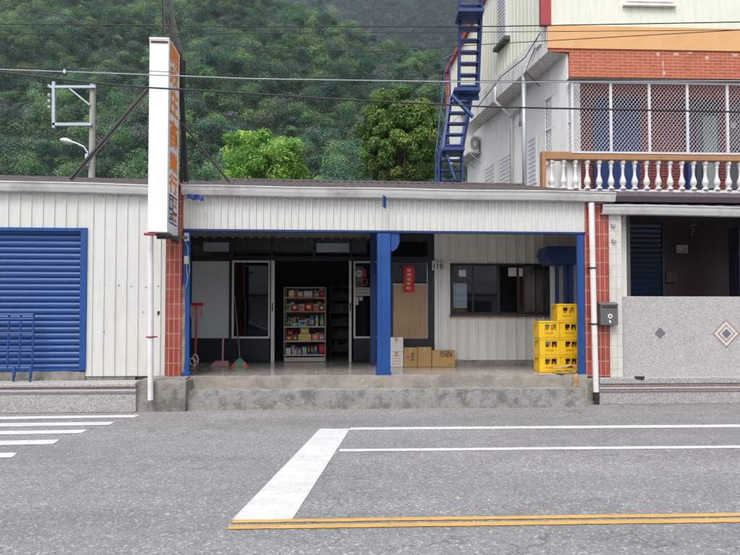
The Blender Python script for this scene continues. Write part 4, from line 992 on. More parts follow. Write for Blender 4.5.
# torn cardboard by the crates
def scrap(px, py, w, d, rz, label, z0=0, tilt=.1, mat=cardboard):
    uu, vv = vfloor(px, py); m = MB(); n = 7; P = []
    for i in range(n):
        for j in range(n):
            x = (i/(n-1)-.5)*w*(1+.25*noise.noise(Vector((i, j*.7, px)))); y = (j/(n-1)-.5)*d*(1+.3*noise.noise(Vector((i*.8, j, py))))
            P.append((x, y, .02+tilt*(.5+i/(n-1)*.5)*w+.03*noise.noise(Vector((i*.6, j*.6, px)))+.02*(i % 2)*.5))
    m.add(P, [(i*n+j, (i+1)*n+j, (i+1)*n+j+1, i*n+j+1) for i in range(n-1) for j in range(n-1)])
    o = m.build('cardboard_scrap', mat, origin=(0, 0, 0)); o.modifiers.new('s', 'SOLIDIFY').thickness = .012
    o.location = F.world(uu, vv, FLOOR+z0); o.rotation_euler.z = F.a+rz
    return tag(o, label, 'cardboard', 'torn cardboard by the crates')
scrap(567, 374, .42, .16, .2, 'crumpled flattened cardboard lying in front of the right crate stack', 0, .06)
scrap(573.5, 373.5, .22, .14, -.5, 'folded cardboard piece leaning on the blue post', .03, .45)
scrap(562.5, 373.9, .30, .2, -.3, 'bent cardboard sheet propped against the bottom right crate', .02, .38)
scrap(569, 373.6, .34, .12, .5, 'long torn cardboard flap on top of the crumpled pile by the crates', .07, .16, cardboard_dark)
scrap(561, 374.3, .20, .12, .9, 'small brown cardboard scrap at the corner of the left crates', 0, .1, cardboard_dark)
uu, z = F.L(575.3, 381, -.09); m = MB()
P = []
for i in range(5):
    for j in range(3): P.append((uu+(j-1)*.035+.01*noise.noise(Vector((i, j, 3))), -.095-.01*math.sin(i*1.3), FLOOR+.01-i*.055+.01*j))
m.add(P, [(i*3+j, i*3+j+1, (i+1)*3+j+1, (i+1)*3+j) for i in range(4) for j in range(2)])
o = m.build('cardboard_scrap', cardboard, origin=(uu, -.09, FLOOR)); o.modifiers.new('s', 'SOLIDIFY').thickness = .008
tag(o, 'torn strip of cardboard hanging over the kerb below the crates', 'cardboard', 'torn cardboard by the crates')

# cartons
def carton(pa, pb, yt, ybt, dv, mat, label, name='cardboard_box', zbase=None, letters=None):
    uu, v0 = vfloor((pa+pb)/2, ybt) if zbase is None else (0, zbase[0])
    a, z1 = F.L(pa, yt, v0); b = F.U(pb, v0, ybt); z0 = FLOOR if zbase is None else zbase[1]
    t = thing(name, label, 'box', ((a+b)/2, v0+dv/2, z0), group='boxes stacked by the side door')
    m = MB(); m.box(a+.002, b-.002, v0, v0+dv, z0+.002, z1); m.build('carton_body', mat, t, bevel=.006)
    m = MB(); c = (a+b)/2; m.box(c-.03, c+.03, v0-.0015, v0-.0002, z1-.09, z1-.003); m.box(c-.03, c+.03, v0, v0+dv-.01, z1+.0003, z1+.002); m.build('packing_tape', M('tape', (.52, .38, .2), .25), t)
    return t, a, b, v0, z0, z1
t1, a, b, v0, z0, z1 = carton(389.5, 403.3, 352, 367, .3, white_carton, 'white carton with pink print beside the blue post, lower of two', 'white_carton')
for i in range(4):
    for j in range(4):
        m = MB(); uu = a+.05+(b-a-.1)*i/4; zq = z0+.05+(z1-z0-.08)*j/4; m.box(uu, uu+.025+.02*((i*j) % 2), v0-.002, v0-.0003, zq, zq+.02); m.build('pink_print', pink_ink, t1)
t2 = carton(389.5, 403.3, 337.3, 352, .3, white_carton, 'plain white carton on top of the pink-printed one', 'white_carton', zbase=(v0, z1+.003))
t3, a, b, v0, z0, z1 = carton(403.6, 417.6, 347.7, 367, .3, cardboard, 'brown box with red and black marks next to the white cartons')
vtext('易碎品', (a+b)/2-.0, v0-.003, z1-.1, z0+.12, .08, ink, 'box_lettering', t3)
m = MB(); m.box(a+.07, a+.10, v0-.003, v0-.0005, (z0+z1)/2-.02, (z0+z1)/2+.03); m.build('red_mark', sign_red, t3)
t4, a, b, v0, z0, z1 = carton(417.8, 431.6, 347.3, 367, .3, cardboard, 'plain brown box in the middle of the row of cardboard boxes')
t5, a, b, v0, z0, z1 = carton(432, 455.2, 350.6, 367, .3, cardboard, 'wide brown box with upside-down KING lettering, right end of the row')
text('KING', (a+.40, v0-.003, z1-.03), (-1, 0, 0), (0, 0, -1), .23, .10, ink, 'box_lettering', t5, bold=.02)
m = MB()
for k in range(9): m.box(a+.18+k*.021, a+.18+k*.021+.015, v0-.002, v0-.0003, z1-.025, z1-.008)
for k in range(6): m.box(b-.14+k*.016, b-.14+k*.016+.011, v0-.002, v0-.0003, z0+.04, z0+.052)
m.build('small_print', ink, t5)

# banner
bv = VR-.05; bn = thing('red_banner', 'red vertical paper couplet with gold characters taped on the side door', 'banner', pt(408.5, 291, bv))
a, z1 = F.L(403.5, 265.5, bv); b, z0 = F.L(414.3, 292, bv); m = MB(); m.box(a, b, bv-.004, bv, z0, z1); m.build('paper_strip', banner_red, bn)
vtext('春到進財旺', a+(b-a)*.3, bv-.006, z1-.05, z0+.03, (b-a)*.42, gold, 'banner_character', bn, gap=.3, bold=.02)
m = MB(); a2, z2 = F.L(399.5, 264, bv); b2 = F.U(418.5, bv, 264); m.box(a2, b2, bv-.012, bv-.005, z2-.05, z2+.0); m.box(a2+.04, a2+.1, bv-.014, bv-.0125, z2-.09, z2-.02); m.build('top_paper', M('faded_maroon', (.10, .03, .03), .8), bn)
# number plates
def plate(px0, py0, px1, py1, v, num, label, dim=1):
    t = thing('number_plate', label, 'number plate', pt((px0+px1)/2, py1, v), group='house number plates')
    a, z1 = F.L(px0, py0, v); b, z0 = F.L(px1, py1, v); m = MB(); m.box(a, b, v-.008, v, z0, z1); m.build('plate', plate_white, t, bevel=.003)
    text(num, (a+(b-a)*.12, v-.010, z0+(z1-z0)*.1), (1, 0, 0), (0, 0, 1), (b-a)*.76, (z1-z0)*.6, ink, 'numerals', t, bold=.01)
    text('中山路', (a+(b-a)*.12, v-.010, z0+(z1-z0)*.78), (1, 0, 0), (0, 0, 1), (b-a)*.76, (z1-z0)*.17, plate_green, 'street_name', t)
plate(432, 260.5, 444.4, 270.3, VR-.035, '118', 'white house number plate with green street name beside the side door')
plate(676.5, 245, 687.5, 253, V2-.02, '120', 'small house number plate on the dark maroon wall of the porch recess')
# mailbox
mb_ = thing('mailbox', 'dark grey metal mailbox with a round white lock on the tiled pillar', 'mailbox', pt(610, 325, -.05))
a, z1 = F.L(600.8, 301.5, -.16); b, z0 = F.L(618.6, 325, -.16); m = MB(); m.box(a, b, -.15, -.035, z0, z1-.05); m.hexa([(a-.01, -.17, z1-.06), (b+.01, -.17, z1-.06), (b+.01, -.03, z1-.045), (a-.01, -.03, z1-.045), (a-.01, -.165, z1-.045), (b+.01, -.165, z1-.045), (b+.01, -.03, z1), (a-.01, -.03, z1)])
m.build('box_body', mailbox_grey, mb_, bevel=.008)
m = MB(); m.box(a+.03, b-.03, -.156, -.151, z1-.11, z1-.085); m.build('letter_slot', ink, mb_)
m = MB(); c = ((a+b)/2+.01, (z0+z1)/2-.05); m.prism([(c[0]+.04*math.cos(t), c[1]+.04*math.sin(t)) for t in [i*math.pi/8 for i in range(16)]], -.158, -.151); m.prism([(c[0]-.015, c[1]-.06), (c[0]+.02, c[1]-.09), (c[0]+.01, c[1]-.12), (c[0]-.02, c[1]-.1)], -.156, -.151); m.build('lock_disc', white_trim, mb_)
m = MB(); m.prism([(c[0]+.016*math.cos(t), c[1]+.016*math.sin(t)) for t in [i*math.pi/6 for i in range(12)]], -.163, -.1585); m.build('keyhole', black_frame, mb_)
# bolts/white marks on white column
m = MB()
for (px, py) in ((613, 224), (613.5, 239.5)):
    uu, z = F.L(px, py, -.04); m.tube([(uu-.03, -.05, z), (uu+.03, -.05, z-.02)], .02, 8); m.lathe((uu, -.045, z-.03), [(.03, -.02), (.03, .02)], 10)
m.build('conduit_hook', galv, hs)
# cleaning tools
uu, vv = vfloor(195, 367); t = thing('red_broom', 'red long-handled broom with its head up against the blue post', 'broom', (uu, vv, FLOOR))
zt2 = F.Z(303.3, vv+.1, 196); a = F.U(190, vv+.1, 304); b = F.U(203.5, vv+.1, 304)
m = MB(); m.tube([(uu, vv, FLOOR), (uu+.0, vv+.1, zt2)], .022, 8); m.build('handle', red_plastic, t)
m = MB(); m.box(a, b, vv+.06, vv+.13, zt2-.05, zt2+.01); m.build('head', red_plastic, t, bevel=.008)
m = MB(); n = 22
for i in range(n): x = a+.01+(b-a-.02)*i/n; m.add([(x, vv+.08, zt2-.05), (x+.012, vv+.08, zt2-.05), (x+.014+.01*random.random(), vv+.06, zt2-.27-.03*random.random()), (x-.003, vv+.06, zt2-.27-.03*random.random())], [(0, 1, 2, 3)])
m.build('bristles', bristle, t)
uu, vv = vfloor(220, 366); t = thing('pink_dustpan', 'pink plastic dustpan with an upright handle standing on the porch floor', 'dustpan', (uu, vv, FLOOR))
a, b = F.U(211, vv, 366), F.U(229, vv, 366); m = MB()
m.hexa([(a, vv-.1, FLOOR+.003), (b, vv-.1, FLOOR+.003), (b-.02, vv+.12, FLOOR+.003), (a+.05, vv+.12, FLOOR+.003), (a+.01, vv-.09, FLOOR+.012), (b-.01, vv-.09, FLOOR+.012), (b-.03, vv+.11, FLOOR+.1), (a+.06, vv+.11, FLOOR+.1)]); m.build('pan', pink_plastic, t, bevel=.008)
m = MB(); m.tube([((a+b)/2+.03, vv+.1, FLOOR+.08), ((a+b)/2+.03, vv+.14, F.Z(335, vv, 221))], .017, 8); m.build('handle', pink_plastic, t)
uu, vv = vfloor(239, 366); t = thing('green_broom', 'broom with green head and orange bristles leaning on the sliding door', 'broom', (uu, vv, FLOOR))
a, b = F.U(232, vv, 366), F.U(247.5, vv, 366)
m = MB(); m.hexa([(a+.05, vv-.02, FLOOR+.07), (b-.05, vv-.02, FLOOR+.07), (b-.05, vv+.05, FLOOR+.07), (a+.05, vv+.05, FLOOR+.07), (a+.12, vv-.01, FLOOR+.15), (b-.12, vv-.01, FLOOR+.15), (b-.12, vv+.04, FLOOR+.15), (a+.12, vv+.04, FLOOR+.15)]); m.build('head', green_plastic, t, bevel=.01)
m = MB(); n = 26
for i in range(n):
    x = a+(b-a)*i/n; xt = a+.05+(b-a-.1)*i/n
    m.mi = 0 if (i < 7 or i > 18) else 1
    m.hexa([(x, vv-.06, FLOOR+.002), (x+.014, vv-.06, FLOOR+.002), (x+.014, vv+.08, FLOOR+.002), (x, vv+.08, FLOOR+.002), (xt, vv-.02, FLOOR+.08), (xt+.01, vv-.02, FLOOR+.08), (xt+.01, vv+.05, FLOOR+.08), (xt, vv+.05, FLOOR+.08)])
m.build('bristles', [orange_plastic, green_plastic], t)
m = MB(); m.tube([((a+b)/2, vv+.02, FLOOR+.14), (F.U(234.5, VB-.1, 315), VB-.12, F.Z(296, VB-.1, 234))], .013, 8); m.build('handle', wood_stick, t)
m = MB(); uu, z = F.L(190.5, 365, .25); uu, vv = vfloor(191.5, 371)
P = [(uu+.06*math.sin(t*1.0)-.02+.01*t, vv+.04*math.cos(t), FLOOR+.02+.18*(1-math.cos(t))*.5+.012*t) for t in [i*.5 for i in range(26)]]
m.tube(P, .012, 6); tag(m.build('coiled_hose', hose_white, origin=(uu, vv, FLOOR), smooth=True), 'pale coiled hose standing behind the left blue post', 'hose')

# ------------------------------------------------------------------ shelf of goods in the doorway
vs_ = VB+.12; su, _ = vfloor(305, 360.5); sz = lambda py: F.Z(py, vs_, 305); su_ = lambda px: F.U(px, vs_, 330)
shf = thing('display_rack', 'metal display rack of snacks standing in the open doorway', 'shelf', (su_(305), vs_+.15, FLOOR))
m = MB()
for px in (284.3, 325.2):
    for vv in (vs_, vs_+.36): m.box(su_(px)-.012, su_(px)+.012, vv-.015, vv+.015, FLOOR, sz(287))
m.box(su_(284), su_(325.5), vs_-.005, vs_+.02, sz(288.3), sz(287)); m.build('uprights', shelf_metal, shf)
m = MB(); m.box(su_(285), su_(325), vs_+.37, vs_+.375, FLOOR+.08, sz(287)); m.build('back_panel', M('rack_back', (.05, .045, .04), .7), shf)
m = MB(); m.box(su_(284.8), su_(324.8), vs_-.02, vs_+.02, FLOOR+.01, FLOOR+.10); m.build('base_panel', shelf_board, shf)
rows = [297.2, 311, 326.2, 340.6, 354.6]; tops = []
for y in rows:
    m = MB(); m.box(su_(284.2), su_(325.3), vs_-.022, vs_+.36, sz(y)-.028, sz(y)); m.build('shelf_board', shelf_board, shf, bevel=.003); tops.append(sz(y)+.001)
m = MB()
for k, y in enumerate(rows[:2]): m.box(su_(286), su_(324), vs_-.026, vs_-.0225, sz(y)-.03, sz(y)-.005)
m.build('price_strip', M('price_strip', (.45, .10, .05), .6), shf)
cols = {}
def cm(c):
    if c not in cols: cols[c] = M('goods_%d' % len(cols), c, .35, var=.3, scale=25)
    return cols[c]
YEL, RED, WHT, GRY, OLV, MAG, GRN, BRN, BLU, SKY, PNK, PUR, ORA, LIM, DRK, GOL = (.55, .42, .10), (.50, .03, .03), (.55, .55, .52), (.40, .38, .40), (.28, .22, .06), (.42, .03, .12), (.35, .42, .25), (.28, .10, .06), (.03, .16, .45), (.15, .38, .55), (.60, .15, .20), (.28, .16, .38), (.62, .15, .04), (.12, .40, .12), (.05, .03, .04), (.60, .48, .15)
goods = [ # row, px0, px1, height px, colour, shape, name, label
 (0, 288.6, 294.2, 7, YEL, 'box', 'snack_box', 'yellow snack box on the top shelf'), (0, 294.5, 296.3, 6, RED, 'box', 'snack_box', 'narrow red packet on the top shelf'),
 (0, 296.6, 302.8, 6, WHT, 'bag', 'snack_bag', 'white snack pouch on the top shelf'), (0, 303.5, 312.5, 6.3, GRY, 'box', 'snack_box', 'wide grey and white box on the top shelf'),
 (0, 313.5, 318.8, 6.5, OLV, 'jar', 'snack_jar', 'round olive jar on the top shelf'), (0, 319.6, 324.4, 6.8, RED, 'bag', 'snack_bag', 'red snack bag on the top shelf'),
 (1, 285.6, 290.9, 7.6, GRN, 'bag', 'snack_bag', 'pale green bag at the left of the second shelf'), (1, 291.6, 297.6, 6.8, MAG, 'bag', 'snack_bag', 'magenta snack bag on the second shelf'),
 (1, 298.6, 304.4, 7, WHT, 'bag', 'snack_bag', 'white and dark bag on the second shelf'), (1, 305.2, 312, 8, RED, 'bag', 'snack_bag', 'big bright red bag in the middle of the second shelf'),
 (1, 313, 318.6, 7.2, GRN, 'bag', 'snack_bag', 'pale green bag at the right of the second shelf'), (1, 319.3, 324.3, 6, BRN, 'bag', 'snack_bag', 'reddish brown bag on the second shelf'),
 (2, 286, 288.6, 8, DRK, 'jar', 'dark_bottle', 'dark bottle at the left end of the middle shelf'), (2, 289, 291.6, 8.4, DRK, 'jar', 'dark_bottle', 'dark bottle second from the left end of the middle shelf'),
 (2, 292, 297.6, 3.4, SKY, 'box', 'flat_packet', 'low pale blue packet before the dark bottles'), (2, 298.2, 306.8, 6, SKY, 'box', 'tissue_pack', 'light blue pack in the centre of the middle shelf'),
 (2, 309.6, 313.8, 11, BLU, 'jar', 'blue_bottle', 'tall blue bottle on the middle shelf'), (2, 315, 318.2, 10.6, WHT, 'jar', 'white_bottle', 'white bottle between the blue and green ones'), (2, 319.8, 323.6, 11, LIM, 'jar', 'green_bottle', 'green bottle at the right of the middle shelf'),
 (3, 285.8, 292, 4.6, ORA, 'bag', 'snack_bag', 'orange red packet on the fourth shelf'), (3, 292.6, 297.3, 5, OLV, 'bag', 'snack_bag', 'olive packet on the fourth shelf'),
 (3, 298, 311.2, 6.2, GOL, 'box', 'candy_box', 'wide gold candy box on the fourth shelf'), (3, 312.2, 318.6, 6.6, PNK, 'box', 'candy_box', 'pink box on the fourth shelf'), (3, 319.2, 324.4, 6, PUR, 'box', 'candy_box', 'purple box on the fourth shelf'),
 (4, 285.7, 290.8, 6.4, WHT, 'box', 'small_carton', 'white carton at the left of the lowest shelf'), (4, 292, 297, 5.2, GRY, 'box', 'small_carton', 'grey and white carton on the lowest shelf'),
 (4, 297.4, 301.4, 5.4, PUR, 'box', 'small_carton', 'purple carton on the lowest shelf'), (4, 302.2, 306.8, 7.6, SKY, 'box', 'small_carton', 'light blue carton on the lowest shelf'),
 (4, 312.6, 317.6, 3.6, BLU, 'box', 'flat_packet', 'low blue packet on the lowest shelf'), (4, 318.6, 325, 10, RED, 'bag', 'snack_bag', 'bulky red and white bag at the right of the lowest shelf')]
def good(row, a, b, h, c, shape, name, label, z=None, dv=0):
    a, b = su_(a), su_(b); z0 = tops[row] if z is None else z; hh = h*(su_(300)-su_(299)); d = .14; v = vs_+.02+dv; m = MB(); c0_ = (a+b)/2
    mt = cm(c)
    if shape == 'box': m.box(a+.003, b-.003, v, v+d, z0, z0+hh)
    elif shape == 'jar':
        r = (b-a)/2-.003; m.lathe((c0_, v+r, z0), [(r, 0), (r, hh*.7), (r*.55, hh*.82), (r*.5, hh*.84), (r*.5, hh)], 12)
    else:
        n = 6; P = []
        for i in range(n+1):
            for j in range(n+1):
                t, s = i/n, j/n; bulge = .05*math.sin(math.pi*t)**.6*math.sin(math.pi*s)**.7
                P.append((a+.004+(b-a-.008)*t, v+.05-bulge, z0+hh*s))
        k = len(P); P += [(x, 2*(v+.05)-y+.004, zz3) for x, y, zz3 in P]
        f = [(i*(n+1)+j, (i+1)*(n+1)+j, (i+1)*(n+1)+j+1, i*(n+1)+j+1) for i in range(n) for j in range(n)]
        m.add(P, f+[tuple(q+k for q in reversed(w_)) for w_ in f])
    t = thing(name, label, 'snack pack', (c0_, v+d/2, z0), group='goods on the display rack')
    m.build('pack_body', mt, t, bevel=.003 if shape == 'box' else 0)
    # printed label patch
    if shape != 'jar': q = MB(); w = (b-a); q.box(a+w*.22, b-w*.22, v-.0035, v-.0015, z0+hh*.3, z0+hh*.72); q.build('print_patch', cm(random.choice([WHT, YEL, RED, GOL, DRK])), t)
    else: q = MB(); r = (b-a)/2-.0015; q.lathe((c0_, v+r, z0), [(r, hh*.2), (r, hh*.55)], 12); q.build('print_patch', cm(random.choice([WHT, YEL])), t)
    return t, z0+hh
for gdef in goods:
    t, zt3 = good(*gdef)
    if gdef[7].startswith('wide gold'): good(3, 300, 309, 6.5, GOL, 'bag', 'candy_bag', 'gold fan-shaped bag standing on the gold candy box', z=zt3)
    if gdef[7].startswith('orange red'): good(3, 287, 293, 6, (.16, .03, .05), 'bag', 'snack_bag', 'dark red bag lying on the orange packet', z=zt3)
rg_ = random.Random(5)
for k in range(5):                                     # second row of packets behind the front one
    x = 286.2
    while x < 322:
        w = rg_.uniform(2.4, 4.6); c = rg_.choice([YEL, RED, WHT, GRN, MAG, ORA, BLU, PNK, GOL, PUR, SKY, BRN])
        good(k, x, min(x+w, 324.4), rg_.uniform(6.0, 9.4), c, rg_.choice(['box', 'bag', 'bag']), 'rear_packet', 'small packet in the second row behind the front goods on the rack', dv=.17); x += w+.3
# dim shelving deeper in the shop
ds = thing('back_shelving', 'dim shelving unit in the dark shop interior right of the display rack', 'shelf', (F.U(338, VB+1.6), VB+1.6, FLOOR))
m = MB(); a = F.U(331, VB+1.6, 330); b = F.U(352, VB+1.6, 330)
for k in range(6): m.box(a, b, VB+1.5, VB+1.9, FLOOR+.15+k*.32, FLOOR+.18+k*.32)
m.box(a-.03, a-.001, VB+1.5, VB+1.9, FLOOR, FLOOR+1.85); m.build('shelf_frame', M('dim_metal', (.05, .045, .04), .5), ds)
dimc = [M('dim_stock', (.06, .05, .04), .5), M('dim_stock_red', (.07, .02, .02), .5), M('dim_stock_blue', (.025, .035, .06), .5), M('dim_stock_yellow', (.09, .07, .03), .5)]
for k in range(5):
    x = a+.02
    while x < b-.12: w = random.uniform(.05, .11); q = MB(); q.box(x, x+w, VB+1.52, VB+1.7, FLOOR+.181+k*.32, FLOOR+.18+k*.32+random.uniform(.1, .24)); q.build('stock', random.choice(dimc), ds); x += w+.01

# ------------------------------------------------------------------ utility pole and wires
pd = 28.0
up = thing('utility_pole', 'concrete utility pole with steel crossarm frame behind the garage roof', 'utility pole', (WP(93, 174, pd)[0], pd, -.15), frame=W)
a = WP(93, 84, pd); m = MB(); m.tube([(a[0], pd, -.15), (a[0], pd, a[2])], .19, 14, r2=.14); m.build('pole', pole_conc, up, smooth=False)
m = MB(); X = lambda px, py: WP(px, py, pd-.2)
m.bar(X(50, 87), X(96, 87), .12, .12); m.bar(X(53, 124.5), X(92, 124.5), .14, .14); m.bar(X(54, 82), X(54, 128), .14, .14); m.bar(X(69, 88), X(90, 105), .07, .07); m.build('crossarm', galv, up)
m = MB()
for y in (86, 95, 101, 107): p = X(49, y); m.lathe((p[0], p[1], p[2]-.08), [(.03, 0), (.09, .03), (.04, .06), (.09, .1), (.03, .15)], 10)
m.build('insulator', lamp_white, up)
m = MB(); m.tube([X(88, 153), X(84, 147), X(78, 144), X(73, 142)], .045, 8); m.build('lamp_arm', galv, up)
p = Vector(X(68, 140.5)); m = MB(); n = 10; P = []
for i in range(7):
    t = i/6; r = [.06, .16, .24, .27, .24, .15, .03][i]
    for j in range(n): P.append((p.x+.33-.75*t, p.y+r*math.cos(2*math.pi*j/n), p.z-.12+.16*t+r*.55*math.sin(2*math.pi*j/n)))
m.add(P, [(i*n+j, i*n+(j+1) % n, (i+1)*n+(j+1) % n, (i+1)*n+j) for i in range(6) for j in range(n)]); m.build('lamp_head', lamp_white, up, smooth=True)
m = MB(); p = X(88, 156); m.box(p[0]-.1, p[0]+.05, p[1]-.1, p[1]+.1, p[2]-.5, p[2]+.1); m.build('control_box', galv, up)
def wire(label, pts, dep, r, mat, sag=0, n=40):
    xs = [p[0] for p in pts]; ys = [p[1] for p in pts]; m = MB(); P = []
    x0, x1 = xs[0]-260, xs[-1]+260
    for i in range(n+1):
        x = x0+(x1-x0)*i/n; xx = min(max(x, xs[0]), xs[-1]); y = float(np.interp(xx, xs, ys))
        if x < xs[0]: y = ys[0]+(x-xs[0])*(ys[1]-ys[0])/(xs[1]-xs[0])
        if x > xs[-1]: y = ys[-1]+(x-xs[-1])*(ys[-1]-ys[-2])/(xs[-1]-xs[-2])
        w_ = Vector(WP(x, y, dep)); P.append(w_)
    m.tube(P, r, 6); o = m.build('overhead_wire', mat, frame=W, origin=tuple(P[0]), smooth=True)
    tag(o, label, 'wire', 'overhead wires along the street')
wire('black overhead wire, highest of those crossing the whole view', [(0, 24), (250, 26.7), (490, 26.5), (740, 22)], 7.6, .007, wire_dark)
wire('thin dark wire running just below the highest black wire', [(0, 34), (250, 33.5), (490, 32), (740, 30)], 7.7, .0045, wire_dark)
wire('thin dark wire that slants down from the top left corner', [(0, 0), (60, 14), (144, 31), (250, 47.5), (377, 52), (490, 44), (740, 30)], 7.9, .0055, wire_dark)
wire('pale grey overhead cable crossing the front of the sign', [(0, 69.5), (130, 74), (250, 78.8), (490, 82.3), (740, 81)], 7.2, .0075, wire_light)
wire('thin grey wire just above the pale cable', [(0, 67.5), (130, 70), (250, 76), (490, 81), (740, 80)], 7.3, .004, wire_dark)
wire('thick black cable, lowest of the overhead wires', [(0, 72), (75, 81), (130, 86.5), (250, 93.5), (340, 99.5), (490, 107), (740, 112)], 7.0, .0105, wire_dark)
m = MB(); p = Vector(WP(64.5, 71.5, 7.2)); m.lathe(tuple(p), [(.004, -.03), (.014, -.02), (.014, .02), (.004, .03)], 8); tag(m.build('wire_connector', lamp_white, frame=W, origin=tuple(p)), 'small white connector clipped on the pale overhead cable', 'connector')

# ------------------------------------------------------------------ hills, forest, trees
def fbm(x, y, s, seed=0, oct=4):
    out = np.zeros_like(x, dtype=float); a = 1; r_ = np.random.default_rng(seed)
    for o in range(oct):
        for _ in range(3):
            th = r_.uniform(0, 2*np.pi); ph = r_.uniform(0, 2*np.pi); f = (2**o)/s*r_.uniform(.7, 1.3)
            out += a*np.sin((x*np.cos(th)+y*np.sin(th))*f*2*np.pi+ph)/3
        a *= .5
    return out
def hill1(x, y):
    ridge = np.where(x > -8, 112-.80*(x+8), 112-.85*(x+8)); ridge = np.clip(ridge, 20, 230)+fbm(x, y*0, 60, 3)*4
    slope = np.maximum(0, y-72)*.86+fbm(x, y, 70, 1)*7+fbm(x, y, 24, 2, 3)*2.5
    slope -= 6
    k = 6.0
    return -k*np.log(np.exp(-slope/k)+np.exp(-ridge/k))-.15
def hill2(x, y):
    return np.maximum(0, y-330)*1.05+fbm(x, y, 150, 5)*18+fbm(x, y, 50, 6, 3)*5+10+.15*(x-20)
def terrain(name, fn, x0, x1, y0, y1, nx, ny):
    xs = np.linspace(x0, x1, nx); ys = np.linspace(y0, y1, ny); X_, Y_ = np.meshgrid(xs, ys); Zt = fn(X_, Y_)
    Zt[0, :] = np.minimum(Zt[0, :], -.5)
    V = np.stack([X_, Y_, Zt], -1).reshape(-1, 3); f = []
    for j in range(ny-1):
        for i in range(nx-1): f.append((j*nx+i, j*nx+i+1, (j+1)*nx+i+1, (j+1)*nx+i))
    me = bpy.data.meshes.new(name); me.from_pydata(V.tolist(), [], f); me.materials.append(forest_floor); me.polygons.foreach_set('use_smooth', [True]*len(f))
    o = bpy.data.objects.new(name, me); COL.objects.link(o); return tag(o, kind='structure')
terrain('hill', hill1, -320, 200, 66, 330, 110, 80); terrain('far_hill', hill2, -500, 500, 300, 900, 90, 60)

def leaf_cloud(centers, normals, size, cols, rng, aspect=.55, curl=.9):
    """one rhombic leaf (two triangles folded on the midrib) per centre"""
    n = len(centers); nz = normals/np.linalg.norm(normals, axis=1, keepdims=True)
    t = rng.normal(size=(n, 3)); t -= (t*nz).sum(1, keepdims=True)*nz; t /= np.linalg.norm(t, axis=1, keepdims=True); b = np.cross(nz, t)
    s = size[:, None]
    P = np.stack([centers-t*s, centers+b*s*aspect+nz*s*.15, centers+t*s, centers-b*s*aspect+nz*s*.15], 1)
    return P.reshape(-1, 3), np.repeat(cols, 4, axis=0)
def leaf_mesh(name, P, C):
    n = len(P)//4; me = bpy.data.meshes.new(name); me.vertices.add(len(P)); me.vertices.foreach_set('co', P.astype(np.float32).ravel())
    me.loops.add(len(P)); me.loops.foreach_set('vertex_index', np.arange(len(P), dtype=np.int32)); me.polygons.add(n)
    me.polygons.foreach_set('loop_start', np.arange(0, len(P), 4, dtype=np.int32)); me.polygons.foreach_set('loop_total', np.full(n, 4, dtype=np.int32))
    me.update(calc_edges=True); at = me.color_attributes.new('leafcol', 'FLOAT_COLOR', 'POINT')
    at.data.foreach_set('color', np.concatenate([C, np.ones((len(C), 1))], 1).astype(np.float32).ravel()); me.materials.append(leaf); return me
palette = np.array([(.055, .12, .042), (.08, .17, .05), (.12, .22, .065), (.07, .15, .075), (.15, .245, .085), (.045, .10, .055), (.18, .28, .08), (.10, .17, .09)])*1.36
def crown(rng, c, R_, H_, n, ls, col, lobes=7, jitter=.25):
    """leaves over a cluster of lobes: uneven outline, gaps between the lobes"""
    L_ = rng.normal(size=(lobes, 3)); L_ /= np.linalg.norm(L_, axis=1, keepdims=True); L_[:, 2] = np.abs(L_[:, 2])*.9-.15
    Lc = L_*np.array([R_*.62, R_*.62, H_*.55])*rng.uniform(.5, 1, (lobes, 1)); Lr = R_*rng.uniform(.32, .58, lobes)
    k = rng.integers(0, lobes, n); d = rng.normal(size=(n, 3)); d /= np.linalg.norm(d, axis=1, keepdims=True); d[:, 2] = np.where(d[:, 2] < -.35, -d[:, 2], d[:, 2])
    cen = Lc[k]+d*Lr[k][:, None]*rng.uniform(.72, 1.06, (n, 1))*np.array([1, 1, .8*H_/R_+.2])
    nr = d+rng.normal(size=(n, 3))*.45+np.array([0, 0, .5]); sz = ls*rng.uniform(.6, 1.35, n)
    lobecol = col*rng.uniform(.65, 1.4, (lobes, 1)); cc = lobecol[k]*rng.uniform(1-jitter, 1+jitter, (n, 1))
    return cen+c, nr, sz, cc
